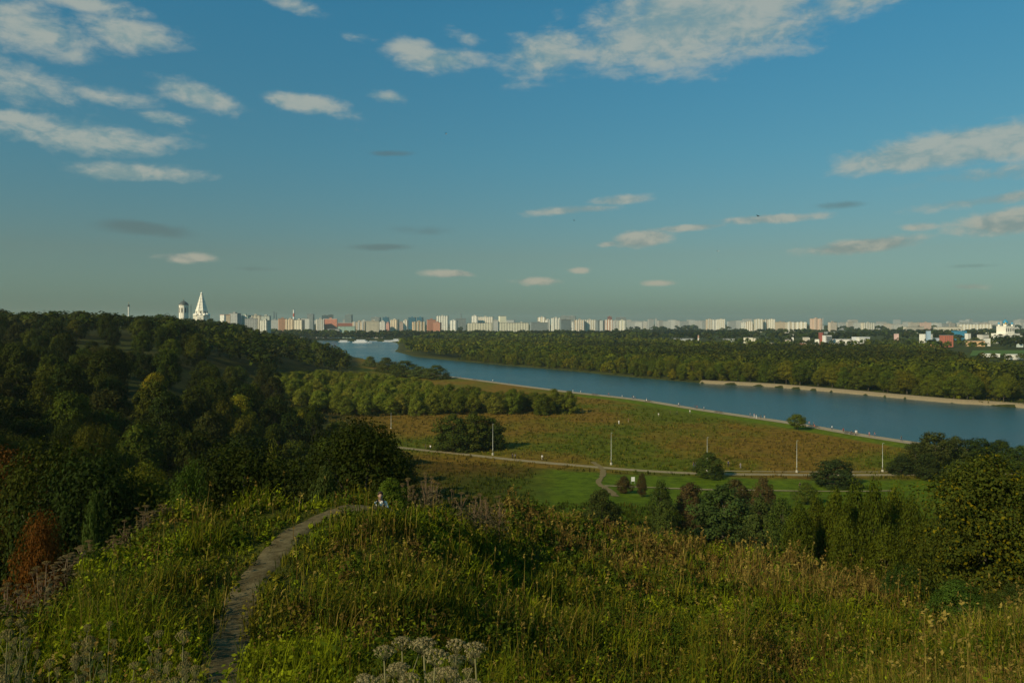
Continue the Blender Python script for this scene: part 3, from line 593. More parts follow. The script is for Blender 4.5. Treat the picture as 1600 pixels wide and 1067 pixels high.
for zone, lst, lod, hr, grp, lbl in (('n', near_w, 'near', (10, 17), 'wood in the ravine beside the grassy ridge', '%s broadleaf tree in the shady ravine wood beside the grassy ridge'),
                                ('m', mid_w, 'mid', (10, 17), 'wood on the ravine slope', '%s tree in the wood on the far slope of the ravine')):
    for u, y, x in lst:
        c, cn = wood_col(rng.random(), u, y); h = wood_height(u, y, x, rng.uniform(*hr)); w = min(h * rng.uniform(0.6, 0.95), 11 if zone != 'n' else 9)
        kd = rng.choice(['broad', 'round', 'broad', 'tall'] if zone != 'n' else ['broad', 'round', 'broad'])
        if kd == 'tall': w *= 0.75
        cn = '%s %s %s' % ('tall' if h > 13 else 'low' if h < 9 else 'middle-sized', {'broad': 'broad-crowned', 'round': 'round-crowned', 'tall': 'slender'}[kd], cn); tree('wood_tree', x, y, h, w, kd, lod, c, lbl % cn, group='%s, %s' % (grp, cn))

# --- trees along the far bank; the rest of that wood is one mass
rng = random.Random(77)
L = resample(FAR[2:17], 1.0); N = normals2(L)
cnt = 0; bank_xy = []
row_specs = [(2.5, 5.5, 4, 8), (7, 9, 8, 13), (14, 9, 10, 14), (24, 10, 11, 15), (36, 11, 11, 16)]
cand = []
for off, stp, h0, h1 in row_specs:
    s_ = rng.uniform(0, stp)
    while s_ < len(L) - 1:
        i = int(s_); o_ = off + rng.uniform(-3, 3); p = L[i] - N[i] * o_; s_ += stp * rng.uniform(0.7, 1.35)
        if p[1] < 300: continue
        u = U0 + F * p[0] / p[1]
        if not (560 < u < 1760): continue
        if off < 4 and u > 1115: continue
        if off < 10 and 1120 < u < 1540:
            if rng.random() < .45: continue
            p = p - N[i] * 5
        cand.append((p[0], p[1], rng.uniform(h0, h1), off, u))
cand.sort(key=lambda c: c[1]); cand = cand[:295]; LASTY = cand[-1][1]
for x, y, h, off, u in cand:
    gold = off < 10 and rng.random() < 0.25
    if off < 10: h *= rng.uniform(0.5, 1.0)
    c = pick('gold') if gold else tuple(a * 1.12 for a in pick('far')); cn = 'golden green' if gold else 'green'
    kd = rng.choice(['dome', 'broad', 'dome', 'round']); cn = '%s %s %s' % ('waterside' if off < 10 else 'set-back', 'tall' if h > 11.5 else 'low', {'dome': 'bushy', 'broad': 'broad-crowned', 'round': 'round-crowned'}[kd]) + ' ' + cn
    tree('bank_tree', x, y, h, h * rng.uniform(0.75, 1.1), kd, 'mid' if y < 620 else 'far', c, '%s leafy tree in the wood lining the opposite river bank' % cn, group='%s trees lining the opposite bank' % cn, zb=0.3)
    bank_xy.append((x, y))

def mass(name, pts, hs, ws, cols, ncard, label):
    """many far crowns as one mass: leaf cards over a few lobes of each crown; ncard may differ from crown to crown"""
    rng = np.random.default_rng(3); P0 = np.array(pts); H0 = np.array(hs); W0 = np.array(ws); C0 = np.array(cols); nc = np.broadcast_to(ncard, len(P0)); VL, QL, CL = [], [], []; o_ = 0
    for q in np.unique(nc):
        k = nc == q; pts_, h_, w_, c_ = P0[k], H0[k], W0[k], C0[k]; n = len(pts_); nl = 9 if q > 30 else 4
        ld = unit(rng.normal(size=(n, nl, 3))); ld[..., 2] = np.abs(ld[..., 2]) * 1.1 - .3; ld[:, 0] = [0, 0, .8]
        lb = np.repeat(rng.uniform(.75, 1.25, (n, nl)), -(-q // nl), 1)[:, :q]
        L_ = np.repeat(ld, -(-q // nl), 1)[:, :q]; d = unit(rng.normal(size=(n, q, 3))); d[..., 2] = np.where(d[..., 2] < -.3, -d[..., 2], d[..., 2])
        P = np.empty((n, q, 3)); r_ = rng.uniform(.75, 1.0, (n, q))
        for a in (0, 1): P[..., a] = pts_[:, None, a] + (L_[..., a] * .30 + d[..., a] * .24 * r_) * w_[:, None]
        P[..., 2] = pts_[:, None, 2] + h_[:, None] * (.46 + .33 * L_[..., 2] + .21 * d[..., 2] * r_)
        V, Q = leaf_cards(P.reshape(-1, 3), (d + L_ * .4 + rng.normal(size=d.shape) * .3 + np.array([0, 0, .2])).reshape(-1, 3), np.repeat(w_ * (1.2 / math.sqrt(q)), q), rng, 1.3)
        c = np.repeat(c_, q, 0) * (rng.uniform(.72, 1.28, (n, q)) * lb).reshape(-1, 1); VL.append(V); QL.append(Q + o_); CL.append(np.repeat(c, 4, 0)); o_ += len(V)
    return tag(obj(name, mesh_np(name, np.concatenate(VL), [np.concatenate(QL)], m_leafv, np.concatenate(CL))), label, 'forest', kind='stuff')
# wood on the church hill: too many crowns to count, one mass
hw = scatter(1500, random.Random(5), (-160, 556, 400, 1350), wood_ok, lambda y: 4.6 + y * 0.004, [(x, y) for x, y in have])
hw += scatter(330, random.Random(15), (-520, -165, 120, 1300), wood_ok, lambda y: 6 + y * 0.006, [])
rng = random.Random(6); pts, hs, ws, cols = [], [], [], []
for u, y, x in hw:
    h = wood_height(u, y, x, rng.uniform(11, 18)); pts.append((x, y, tz(x, y))); hs.append(h); ws.append(min(13, h * rng.uniform(.75, 1.05))); r = rng.random()
    cols.append(np.array(rng.choice(PAL['dark' if r < .7 else 'mid'] if r < .93 else [(.08, .095, .025)])) * rng.uniform(.65, .95))
mass('hill_forest', pts, hs, ws, cols, np.where(np.array(pts)[:, 1] < 800, 80, 50), 'dark green wood covering the hill around the white church')
rng = random.Random(8); pts, hs, ws, cols = [], [], [], []
farA = np.array(FAR[2:22], float)
def fill(n, ybox, ubox, ok, h, wf, pal, seed, z0=0.5, clear=None):
    rs = np.random.default_rng(seed)
    y = rs.uniform(ybox[0], ybox[1], n); u = rs.uniform(ubox[0], ubox[1], n); keep = rs.random(n) < (y / ybox[1]) ; y = y[keep]; u = u[keep]; x = px(u, y)
    k = ok(x, y, u); x, y, u = x[k], y[k], u[k]
    for a, b, c in zip(x, y, u):
        t = fbm(a, b, 130, 21, 2); pts.append((a, b, z0 + float(max(0, terrain(a, b, river=False)) if c < 560 else 0))); hh = rs.uniform(*h) * (0.8 + 0.35 * t); hs.append(hh); ws.append(hh * rs.uniform(*wf))
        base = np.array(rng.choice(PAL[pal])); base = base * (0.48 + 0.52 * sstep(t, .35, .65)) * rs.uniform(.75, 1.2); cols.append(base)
def ok_forest(x, y, u):
    far_side = ~inside(x, y, RIVER) & (dist_line(x, y, FAR) > np.where(y > LASTY - 30, 4, 40))
    side = inside(x, y, np.array([(760, -460), (258, 388), (171, 516), (0, 757), (-119, 955), (-206, 1400), (-240, 1600), (6000, 1600), (6000, -460)]))
    ymax = np.interp(u, [560, 700, 1000, 1180, 1380, 1470, 1515, 1560, 1600, 1800], [1500, 1500, 1350, 1080, 1060, 900, 660, 600, 545, 540])
    return far_side & side & (y < ymax)
fill(15000, (380, 1550), (560, 1760), ok_forest, (11, 16), (0.8, 1.15), 'far', 1)
def ok_belt(x, y, u): return ~inside(x, y, RIVER) & (dist_line(x, y, FAR) > 12) & (dist_line(x, y, NEAR) > 12)
n0 = len(pts)
fill(26, (770, 842), (1525, 1645), ok_belt, (6, 10), (.9, 1.2), 'far', 31)
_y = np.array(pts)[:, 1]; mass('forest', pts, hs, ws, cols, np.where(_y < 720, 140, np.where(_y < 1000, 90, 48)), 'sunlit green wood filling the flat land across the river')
pts, hs, ws, cols = [], [], [], []
fill(900, (1790, 2150), (380, 1010), ok_belt, (13, 19), (1.0, 1.5), 'dark', 2, 3)
fill(500, (1560, 1800), (560, 1010), lambda x, y, u: ok_belt(x, y, u) & (x > -200 - 0 * y), (12, 17), (1.0, 1.4), 'mid', 6, 2)
fill(300, (1400, 1900), (380, 560), ok_belt, (12, 16), (1.0, 1.4), 'dark', 7, 2)
fill(1200, (1500, 2700), (960, 1640), ok_belt, (12, 18), (1.0, 1.6), 'dark', 3, 3)
fill(330, (1090, 1500), (1130, 1560), ok_belt, (8, 13), (0.9, 1.2), 'mid', 4, 1)
fill(160, (1180, 1500), (1560, 1700), ok_belt, (12, 18), (0.9, 1.2), 'dark', 9, 1)
fill(900, (2900, 7000), (300, 1700), ok_belt, (16, 24), (1.6, 2.8), 'dark', 5, 2)
fill(330, (1815, 1890), (430, 650), ok_belt, (9, 14), (.9, 1.3), 'dark', 19, 1)
mass('distant_woodland', pts, hs, ws, cols, 18, 'dark hazy belts of trees among the far city blocks')

# ---------------------------------------------------------------- city
def fn_facade(pitch, floor, lo, hi, zlo, zhi, glass=(0.07, 0.085, 0.09)):
    def fn(q):
        s = q.n('ShaderNodeSeparateXYZ'); q.put(s.inputs[0], q.n('ShaderNodeTexCoord').outputs['Object']); x, y, z = s.outputs
        a = q.m('FRACT', q.m('DIVIDE', q.m('ADD', x, y), pitch)); b = q.m('FRACT', q.m('DIVIDE', z, floor))
        def band(v, p, r): return q.m('MULTIPLY', q.m('GREATER_THAN', v, p), q.m('LESS_THAN', v, r))
        w = q.m('MULTIPLY', band(a, lo, hi), band(b, zlo, zhi))
        c = q.n('ShaderNodeObjectInfo').outputs['Color']; nz = q.noise(q.n('ShaderNodeTexCoord').outputs['Object'], 0.12, 4, 0.6)
        c = q.mix(q.smooth(nz, 0.3, 0.7), q.mix(1.0, c, (.86, .86, .86), 'MULTIPLY'), c)
        q.put(q.b.inputs['Base Color'], q.mix(w, c, glass)); q.put(q.b.inputs['Roughness'], q.m('SUBTRACT', 0.8, q.m('MULTIPLY', w, 0.5)))
    return fn
m_slab = mat('panel_facade', fn=fn_facade(3.4, 3.0, 0.3, 0.72, 0.35, 0.8))
m_loggia = mat('loggia_facade', fn=fn_facade(7.5, 3.0, 0.12, 0.68, 0.42, 0.95, (0.16, 0.16, 0.14)))
m_glassy = mat('glass_facade', fn=fn_facade(2.2, 3.6, 0.08, 0.9, 0.12, 0.9, (0.03, 0.06, 0.075)))
def fn_objcol(q):
    c = q.n('ShaderNodeObjectInfo').outputs['Color']; nz = q.noise(q.n('ShaderNodeTexCoord').outputs['Object'], 0.3, 5, 0.6)
    q.put(q.b.inputs['Base Color'], q.mix(q.smooth(nz, 0.3, 0.7), q.mix(1.0, c, (.82, .82, .82), 'MULTIPLY'), c))
m_plain = mat('plaster', fn=fn_objcol)
m_roof = mat('roof_felt', (0.16, 0.16, 0.15), 0.9)
m_glass = mat('window_glass', (0.05, 0.06, 0.07), 0.25, 0.5)
WH, CR, BE, OR, RD, GY, PG, DK, TL = (0.78, 0.76, 0.68), (0.68, 0.62, 0.48), (0.60, 0.49, 0.35), (0.66, 0.36, 0.22), (0.45, 0.13, 0.08), (0.42, 0.43, 0.41), (0.36, 0.50, 0.42), (0.10, 0.14, 0.17), (0.04, 0.22, 0.36)
BN = [0]
def block(u0, u1, vtop, y, color, style='slab', label='', group=None, thick=15.0, yaw=None, bays=0, bay_color=None, hut=True, name='apartment_block', zb=None, roofc=None):
    BN[0] += 1; r = random.Random(BN[0]); u = (u0 + u1) / 2; x = px(u, y)
    yaw = yaw if yaw is not None else r.uniform(-0.30, 0.30); Wd = (u1 - u0) * y / F
    eff = yaw - math.atan2(x, y) * -1.0                                        # turn as seen from the eye
    w = max(6.0, (Wd - thick * abs(math.sin(eff))) / max(0.5, math.cos(eff)))
    if w < thick * 0.8: thick = max(8, w)
    zb = (max(0.0, tz(x, y)) if zb is None else zb) - 0.3; h = pz(vtop, y) - zb
    if h < 3: h = 4
    e = empty(name, (x, y, zb), yaw); tag(e, label, 'building', group)
    m_ = {'slab': m_slab, 'loggia': m_loggia, 'glass': m_glassy, 'plain': m_plain}[style]
    MB().box((0, 0, h / 2), (w, thick, h)).build('wall', m_, e, color=color)
    rf = MB().box((0, 0, h + 0.35), (w + 0.7, thick + 0.7, 0.7)).build('roof', m_plain if roofc else m_roof, e, color=roofc or (.2, .2, .2))
    if hut and h > 15:
        for k in range(max(1, int(w / 30))):
            hx = (k + 0.5) / max(1, int(w / 30)) * w - w / 2; MB().box((hx, 0, h + 2.1), (5.5, 6, 2.8)).build('stair_housing', m_plain, e, color=tuple(c * .8 for c in color))
    for k in range(bays):
        bx = (k + 0.5) / bays * w - w / 2; MB().box((bx, -thick / 2 - 0.6, h / 2 + 0.4), (w / bays * 0.42, 1.25, h + 0.8)).build('bay', m_plain, e, color=bay_color or WH)
    return e
# hill edge, left of the river bend
block(344, 355, 492, 1640, WH, 'plain', 'white low building at the hill edge with red-roofed annex', thick=12, hut=False, name='house', roofc=(.45, .2, .15))
block(353, 360, 492, 1600, BE, 'plain', 'small red-roofed house peeping over the hill edge', thick=10, hut=False, name='house', roofc=RD)
block(358, 376, 490, 1700, GY, 'slab', 'grey panel block just behind the red-roofed house', yaw=-0.2)
block(374, 392, 493, 1720, PG, 'slab', 'pale green-grey block with a white stair bay on the hill edge', bays=2)
block(383, 402, 498, 1600, GY, 'slab', 'low grey block in front of the pale green-grey one', yaw=0.2)
block(391, 408, 493, 1780, CR, 'loggia', 'cream panel block behind the low grey block')
block(408, 423, 494, 1650, (0.55, .58, .5), 'slab', 'tall pale block with lighter lower wing above the river bend', yaw=0.1)
block(407, 422, 501, 1600, (0.62, .62, .52), 'slab', 'pale lower wing standing before the tall pale block', bays=3)
block(423, 437, 500, 2500, GY, 'slab', 'hazy grey block between the pale wing and orange houses', group=None)
block(427, 429.5, 487, 5200, DK, 'glass', 'slim hazy tower, taller of a pair on the skyline', thick=30, name='tower_block', hut=False)
block(430.5, 433, 489, 5200, DK, 'glass', 'slim hazy tower, shorter of a pair on the skyline', thick=30, name='tower_block', hut=False)
block(435, 448, 498, 2050, OR, 'slab', 'peach apartment house with white gable beside the striped chimney', yaw=0.35)
block(446, 462, 499, 2000, BE, 'slab', 'sandy apartment house below the striped chimney', bays=3, bay_color=BE)
block(460, 476, 500, 1960, CR, 'loggia', 'cream apartment house with brown upper walls by the river bend')
block(470, 483, 498, 2300, WH, 'plain', 'white flat-roofed hall behind the cream apartment house', hut=False)
block(480, 491, 491, 3300, GY, 'glass', 'grey hazy tower behind the white and red building')
block(494, 507, 499, 1950, CR, 'slab', 'cream end of the long red and white building', bays=4, yaw=0.2)
block(506, 527, 498.5, 1980, (0.72, .3, .2), 'slab', 'long coral red building with a white roof band', yaw=0.15, roofc=WH)
block(503, 513, 493, 3600, DK, 'glass', 'dark hazy tower behind the coral red building')
block(513, 521, 492, 3700, (.2, .23, .22), 'glass', 'second dark hazy tower behind the coral red building')
block(539, 551, 492, 3500, (.3, .34, .33), 'glass', 'grey-green office tower behind the pale green hall')
block(528, 555, 510, 1940, PG, 'slab', 'long low pale green hall on the river front', yaw=0.1, hut=False)
block(512, 530, 514, 1930, GY, 'plain', 'low grey shed beside the pale green hall', hut=False, name='shed')
block(528, 552, 504.5, 2150, (.35, .14, .1), 'slab', 'brick red low building behind the pale green hall', hut=False, roofc=WH)
block(551, 572, 503, 2100, BE, 'loggia', 'beige house with stepped front beyond the pale green hall', bays=3, bay_color=GY)
block(572, 593, 502.5, 1950, (0.5, .46, .36), 'slab', 'dun coloured long block facing the moorings', yaw=0.05)
block(560, 593, 501.5, 2300, WH, 'slab', 'white long block behind the dun coloured one', yaw=0.0)
block(580, 595, 496, 3300, GY, 'glass', 'hazy grey tower above the white long block')
block(593, 603, 503, 2050, WH, 'slab', 'white block beside the dun coloured long block', bays=3)
block(598, 608, 496, 3000, TL, 'glass', 'dark teal glass office tower on the skyline')
block(602, 611, 505, 2150, (.55, .3, .25), 'slab', 'dull red house next to the white block')
block(610, 624, 500, 2080, CR, 'slab', 'cream house with ornate top near the river bend', bays=3, bay_color=BE)
block(623, 631, 504, 2150, (.45, .36, .3), 'slab', 'brownish house between two cream houses')
block(630, 638, 501, 2100, CR, 'slab', 'narrow cream house beside the brownish one', bays=2)
block(638, 650, 496, 3000, TL, 'glass', 'dark blue glass tower with a flat top, first of a row', thick=30)
block(651, 662, 496, 3050, TL, 'glass', 'dark blue glass tower with a flat top, second of a row', thick=30)
block(644, 665, 503, 2000, (0.70, .5, .3), 'slab', 'yellow-peach house with rows of windows', yaw=0.3, bays=4, bay_color=CR)
block(667, 681, 499.5, 2100, (.55, .25, .16), 'slab', 'brick red stepped house beside the tall grey-white tower', yaw=0.25)
block(677, 690, 504, 2050, (.5, .24, .16), 'slab', 'lower brick red wing of the stepped house')
block(682, 701, 494, 2350, (.55, .56, .5), 'slab', 'tall grey-white tower block with vertical white stripes', bays=5, yaw=-0.05, name='tower_block')
block(703, 715, 501, 2300, (.6, .62, .58), 'slab', 'white-topped block next to the tall grey-white tower', bays=2, yaw=-.2)
block(712, 728, 498, 3600, GY, 'glass', 'hazy grey block in the gap beside the long slab')
block(719, 722, 490, 6000, (.3, .34, .34), 'glass', 'needle-like hazy tower on the far skyline', thick=30, hut=False, name='tower_block')
block(730, 769, 505, 2180, (.62, .6, .46), 'loggia', 'long cream slab block with checkered loggias', yaw=-0.02)
block(737, 747, 494, 2450, WH, 'slab', 'white tower end rising behind the checkered slab', bays=2)
block(746, 771, 495.5, 2480, CR, 'slab', 'striped cream slab behind the checkered one', bays=8, yaw=-0.1)
block(770, 779, 501, 2700, GY, 'slab', 'grey block in the gap between two cream slabs')
block(779, 791, 494, 2500, (.80, .78, .6), 'plain', 'bright white tower with a slanting top', name='tower_block', hut=False, yaw=0.3)
block(780, 826, 504.5, 2180, (.62, .61, .48), 'loggia', 'second long slab with checkered loggias, below the bright tower', yaw=0.02)
block(828, 856, 504, 2350, (.26, .3, .3), 'slab', 'dark grey shaded slab beside the checkered loggias', yaw=0.25)  # shade put into the wall colour
block(840, 853, 496, 2500, CR, 'loggia', 'cream block with stepped penthouse above the dark slab', bays=2)
block(852, 860, 500, 2420, WH, 'slab', 'white strip of a block beside the stepped penthouse block', bays=2)
block(861, 876, 497, 2350, (.74, .74, .64), 'slab', 'rounded white block with vertical stripes', bays=3, yaw=0.15)
block(874, 892, 500, 2300, (.2, .25, .26), 'slab', 'dark blue-grey slab turned away from the sun', yaw=0.3)  # wall colour itself darkened for the side away from the sun
block(876, 900, 494, 3600, GY, 'glass', 'hazy grey slab rising behind the blue-grey one')
block(893, 898, 504, 2280, WH, 'slab', 'thin white gable between dark slab and striped slabs')
block(898, 913, 500, 2400, BE, 'slab', 'beige slab with three pale stripes', bays=4, yaw=0.1)
block(912, 931, 500, 2420, CR, 'slab', 'cream slab with bright vertical bays', bays=5, yaw=0.1)
block(931, 945, 501, 2300, (.2, .24, .25), 'slab', 'dark shaded block with white edge in the striped row', yaw=0.3, bays=1)  # shaded front painted in as a dark wall colour
block(945, 957, 500, 2500, (.55, .3, .2), 'slab', 'white and red striped block', bays=3)
block(949, 956, 495, 3500, RD, 'glass', 'hazy red tower behind the striped block')
block(957, 968, 501, 2450, GY, 'slab', 'pale grey striped block beside the red one', bays=4)
block(967, 977, 501, 2350, (.75, .72, .55), 'slab', 'last bright cream block of the striped row', bays=2)
block(962, 978, 496, 4000, GY, 'glass', 'hazy grey tower behind the last striped block')
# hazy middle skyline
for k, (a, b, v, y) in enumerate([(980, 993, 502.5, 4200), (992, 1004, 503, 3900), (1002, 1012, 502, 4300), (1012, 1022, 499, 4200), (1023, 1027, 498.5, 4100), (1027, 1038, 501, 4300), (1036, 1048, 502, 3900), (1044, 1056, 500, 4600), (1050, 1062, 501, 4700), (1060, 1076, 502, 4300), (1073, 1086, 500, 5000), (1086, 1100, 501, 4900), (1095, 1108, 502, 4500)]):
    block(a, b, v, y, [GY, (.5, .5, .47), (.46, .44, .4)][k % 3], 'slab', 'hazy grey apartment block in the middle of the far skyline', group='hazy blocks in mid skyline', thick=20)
for k, (a, b, v, y, c, n) in enumerate([(1103, 1114, 499, 3300, BE, 3), (1113, 1121, 500, 3300, GY, 2), (1120, 1133, 499, 3250, CR, 4), (1158, 1167, 504, 3050, WH, 2), (1166, 1176, 502.5, 3000, BE, 3), (1178, 1192, 499, 3100, CR, 3), (1192, 1201, 500, 3120, BE, 2), (1200, 1211, 499, 3080, CR, 3)]):
    block(a, b, v, y, c, 'slab', 'cream striped panel block above the dark tree belt', group='cream striped blocks beyond the tree belt', bays=n)
for a, b, v, y in [(1136, 1150, 502, 4300), (1148, 1160, 501, 4400), (1160, 1175, 498.5, 4600)]:
    block(a, b, v, y, GY, 'slab', 'dim grey block between the cream striped blocks', group='dim blocks among striped ones', thick=20)
block(1211, 1227, 503, 2950, BE, 'slab', 'low beige panel slab beside a paler one', yaw=0.0)
block(1227, 1242, 503.5, 2900, (.62, .55, .42), 'slab', 'low pale beige slab, second in line', yaw=0.0, bays=2)
block(1243, 1260, 503.5, 2850, CR, 'slab', 'low cream slab next to the pink tower', bays=3)
block(1266, 1284, 498, 2500, (.72, .52, .4), 'slab', 'tall pinkish tower block standing above its neighbours', bays=2, bay_color=(.75, .58, .46), yaw=0.15, name='tower_block')
block(1294, 1307, 503.5, 2450, (.62, .54, .44), 'slab', 'lower beige tower beside the pinkish one', yaw=0.15, name='tower_block')
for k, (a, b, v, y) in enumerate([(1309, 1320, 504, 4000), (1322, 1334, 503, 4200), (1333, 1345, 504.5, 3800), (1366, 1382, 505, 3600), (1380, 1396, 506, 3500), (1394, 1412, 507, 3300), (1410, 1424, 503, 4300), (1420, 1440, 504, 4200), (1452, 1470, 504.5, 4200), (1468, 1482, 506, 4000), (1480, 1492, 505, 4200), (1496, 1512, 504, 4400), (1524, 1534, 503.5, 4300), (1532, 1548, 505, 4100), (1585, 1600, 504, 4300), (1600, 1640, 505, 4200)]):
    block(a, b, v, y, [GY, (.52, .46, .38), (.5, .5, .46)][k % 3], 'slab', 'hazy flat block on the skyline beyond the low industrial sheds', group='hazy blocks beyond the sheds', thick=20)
block(1346, 1366, 504.5, 2900, CR, 'slab', 'pale cream slab with stripes beyond the low sheds', bays=5)
block(1413, 1442, 510.5, 2600, (.6, .55, .45), 'slab', 'long low pale row of houses beyond the blue roof', hut=False)
block(1438, 1454, 504, 3100, (.65, .46, .38), 'slab', 'pinkish grey block beyond the long pale row')
block(1461, 1500, 511, 2500, (.58, .54, .44), 'slab', 'long pale block partly hidden by trees near the cathedral', hut=False)
block(1500, 1546, 507, 2800, CR, 'slab', 'long cream block with many stripes near the cathedral', bays=10, hut=False)
rf_ = random.Random(4)
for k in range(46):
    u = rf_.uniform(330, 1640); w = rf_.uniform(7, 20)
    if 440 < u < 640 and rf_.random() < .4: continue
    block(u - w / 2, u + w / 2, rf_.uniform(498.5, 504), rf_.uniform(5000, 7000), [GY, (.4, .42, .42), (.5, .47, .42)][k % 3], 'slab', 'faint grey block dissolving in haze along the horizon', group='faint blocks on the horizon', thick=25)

# industrial flats across the river
def shed(u0, u1, vt, vb, color, label, y=None, roofc=None, thick=14, name='warehouse', style='plain', z0=1.0, yaw=None):
    y = y or (CZ - z0) * F / (vb - V0); return block(u0, u1, vt, y, color, style, label, thick=thick, hut=False, name=name, zb=z0, roofc=roofc, yaw=yaw)
shed(1200, 1212, 536, 545, (.75, .6, .3), 'small yellow gabled shed at the wood edge', y=1190)
shed(1208, 1228, 540.5, 545, WH, 'low bright white shed behind the wood edge', y=1180, roofc=WH)
shed(1227, 1235, 531, 540, (.55, .45, .36), 'dull beige block behind the yellow shed', y=1260)
shed(1233, 1242, 540, 546, (.82, .7, .32), 'bright yellow little house beside a rusty roof', y=1175)
shed(1243, 1259, 537, 545, (.35, .17, .11), 'rust coloured long shed roof', y=1230, roofc=(.33, .15, .1))
shed(1259, 1269, 537.5, 545, (.85, .68, .32), 'yellow-cream house beyond the rusty shed', y=1180)
shed(1271, 1284, 540.5, 546, (.82, .72, .36), 'low yellow house next to the white warehouse', y=1170)
shed(1254, 1264, 527, 534, (.55, .5, .42), 'grey-beige office block behind the yellow-cream house', y=1380)
shed(1256, 1266, 522.5, 527, WH, 'distant white shed below the pinkish tower', y=1600)
shed(1229, 1240, 522.5, 526, (.7, .7, .66), 'distant pale shed among the dark trees', y=1620)
shed(1273, 1280, 530, 537, WH, 'small white house beside the office with rows of windows', y=1330)
wo_ = shed(1284.5, 1300, 524, 536, (.80, .80, .76), 'white office building with rows of dark windows', y=1320, name='office_building', yaw=0.05, thick=16)
wb = [c for c in wo_.children if c.name.startswith('wall')][0]; bb = [v.co for v in wb.data.vertices]; ow = max(v.x for v in bb) * 2; oh = max(v.z for v in bb)
wmesh = MB().box((0, 0, 0), (1.9, 0.24, 1.7)).mesh('window', m_glass)
for i in range(6):
    for j in range(5):
        obj('window', wmesh, wo_, (-ow / 2 + (i + .5) * ow / 6, -8.02, 3.0 + j * (oh - 3.4) / 4.6))
shed(1280.5, 1284.5, 519.5, 536, (.3, .09, .07), 'dark red brick stair tower beside the white office', y=1330, thick=8)
shed(1299, 1313, 536.5, 545, (.78, .78, .74), 'white cube-like warehouse in front of the office', y=1190)
shed(1302, 1335, 530.5, 535, WH, 'long white hall with a grey roof', y=1330, roofc=(.6, .6, .6))
shed(1337, 1351, 527.5, 536, WH, 'bright white warehouse at the end of the long hall', y=1290, roofc=WH)
shed(1332, 1358, 527, 531, (.7, .72, .74), 'pale roofed hall behind the bright warehouse', y=1420, roofc=(.7, .7, .72))
shed(1288, 1304, 518.5, 522, (.3, .33, .33), 'grey wide roof below the beige tower', y=1900)
shed(1313, 1326, 537.5, 542, (.6, .6, .55), 'pale low shed between the warehouse and the wood', y=1220)
shed(1053, 1084, 529, 534, (.6, .62, .6), 'long pale grey wall-like shed among trees', y=1430)
shed(1130, 1148, 529.5, 534, (.55, .57, .54), 'long grey shed half hidden by trees', y=1430)
shed(1162, 1176, 527.5, 535, (.72, .68, .52), 'cream warehouse by a small annex among trees', y=1400)
shed(1176, 1186, 528.5, 535, (.6, .56, .46), 'beige annex beside the cream warehouse', y=1390)
shed(1026, 1042, 530, 533, (.6, .42, .3), 'low orange-brown roof in the wood clearing', y=1420)
shed(1437.5, 1456, 522.5, 529, WH, 'white block beside the blue-towered plant', y=1480, roofc=WH)
shed(1448, 1453, 517, 534, (.35, .48, .6), 'pale blue plant tower with steel top', y=1400, thick=8, name='plant_tower')
shed(1456, 1470, 528, 533, (.55, .6, .66), 'low blue-grey wing beside the brick building', y=1420)
shed(1469, 1488, 524, 540, (.5, .15, .09), 'orange-red brick building among dark trees', y=1270, style='slab')
shed(1445, 1469, 537.5, 544, (.72, .38, .2), 'low orange house in front of the brick building', y=1215)
shed(1488, 1509, 517.5, 524, TL, 'wide hall with a bright blue roof', y=1700, roofc=(.05, .25, .42))
shed(1506.5, 1518, 521, 528, WH, 'white gabled block at the end of the blue-roofed hall', y=1560)
shed(1511, 1537, 532.5, 539, (.66, .42, .22), 'long low orange building above the green field', y=1300)
shed(1537, 1548, 528.5, 536, WH, 'white house between orange building and dark trees', y=1310)
shed(1528, 1544, 523, 529, (.6, .57, .5), 'pale house with a broad roof near the cathedral', y=1500)
shed(1590, 1597, 531, 540, (.6, .7, .66), 'pale narrow house beside the green field trees', y=1250)
shed(1534, 1560, 553.5, 558, WH, 'white wall-like hall at the near edge of the field', y=905, roofc=WH, thick=10)
shed(1576, 1640, 554.5, 566, WH, 'long bright white hall half hidden by the wood', y=850, roofc=WH, thick=14)
shed(1398, 1403, 521.5, 526, (.75, .5, .45), 'tiny pinkish house alone among the trees', y=1500)
# sports field
me = mesh_np('green_field', [(px(1515, 930), 930, .9), (px(1700, 930), 930, .9), (px(1700, 1120), 1120, .9), (px(1520, 1120), 1120, .9)], [[(0, 1, 2, 3)]], mat('mown_grass', (0.07, 0.125, 0.022), 0.9, 0.05)); tag(obj('green_field', me), kind='structure')

# chimneys
def chimney(u, y, vt, wpx, label, cols, name='chimney'):
    x = px(u, y); zb = max(0, tz(x, y)); h = pz(vt, y) - zb; r = wpx * y / F / 2; e = empty(name, (x, y, zb)); tag(e, label, 'chimney'); n = len(cols)
    for k, c in enumerate(cols):
        a, b = k / n, (k + 1) / n; MB().lathe([(r * (1.25 - .35 * a), h * a), (r * (1.25 - .35 * b), h * b - 0.02)], 12).build('band', m_plain, e, color=c)
    MB().lathe([(r * 1.05, h), (r * 1.05, h + .8), (r * .7, h + .8), (r * .7, h + .2)], 12).build('rim', m_roof, e)
R_, W_ = (.5, .12, .08), (.8, .8, .76)
chimney(459, 2500, 484, 2.6, 'tall chimney with red and white bands behind the sandy house', [GY, GY, W_, R_, W_, R_, W_])
chimney(1091.5, 1500, 524, 2.6, 'stout brick and white chimney standing in the wood', [W_, (.7, .66, .58), (.5, .3, .22)])
chimney(1286, 2600, 496, .9, 'thin pale mast-like chimney beside the pinkish tower', [W_, GY])
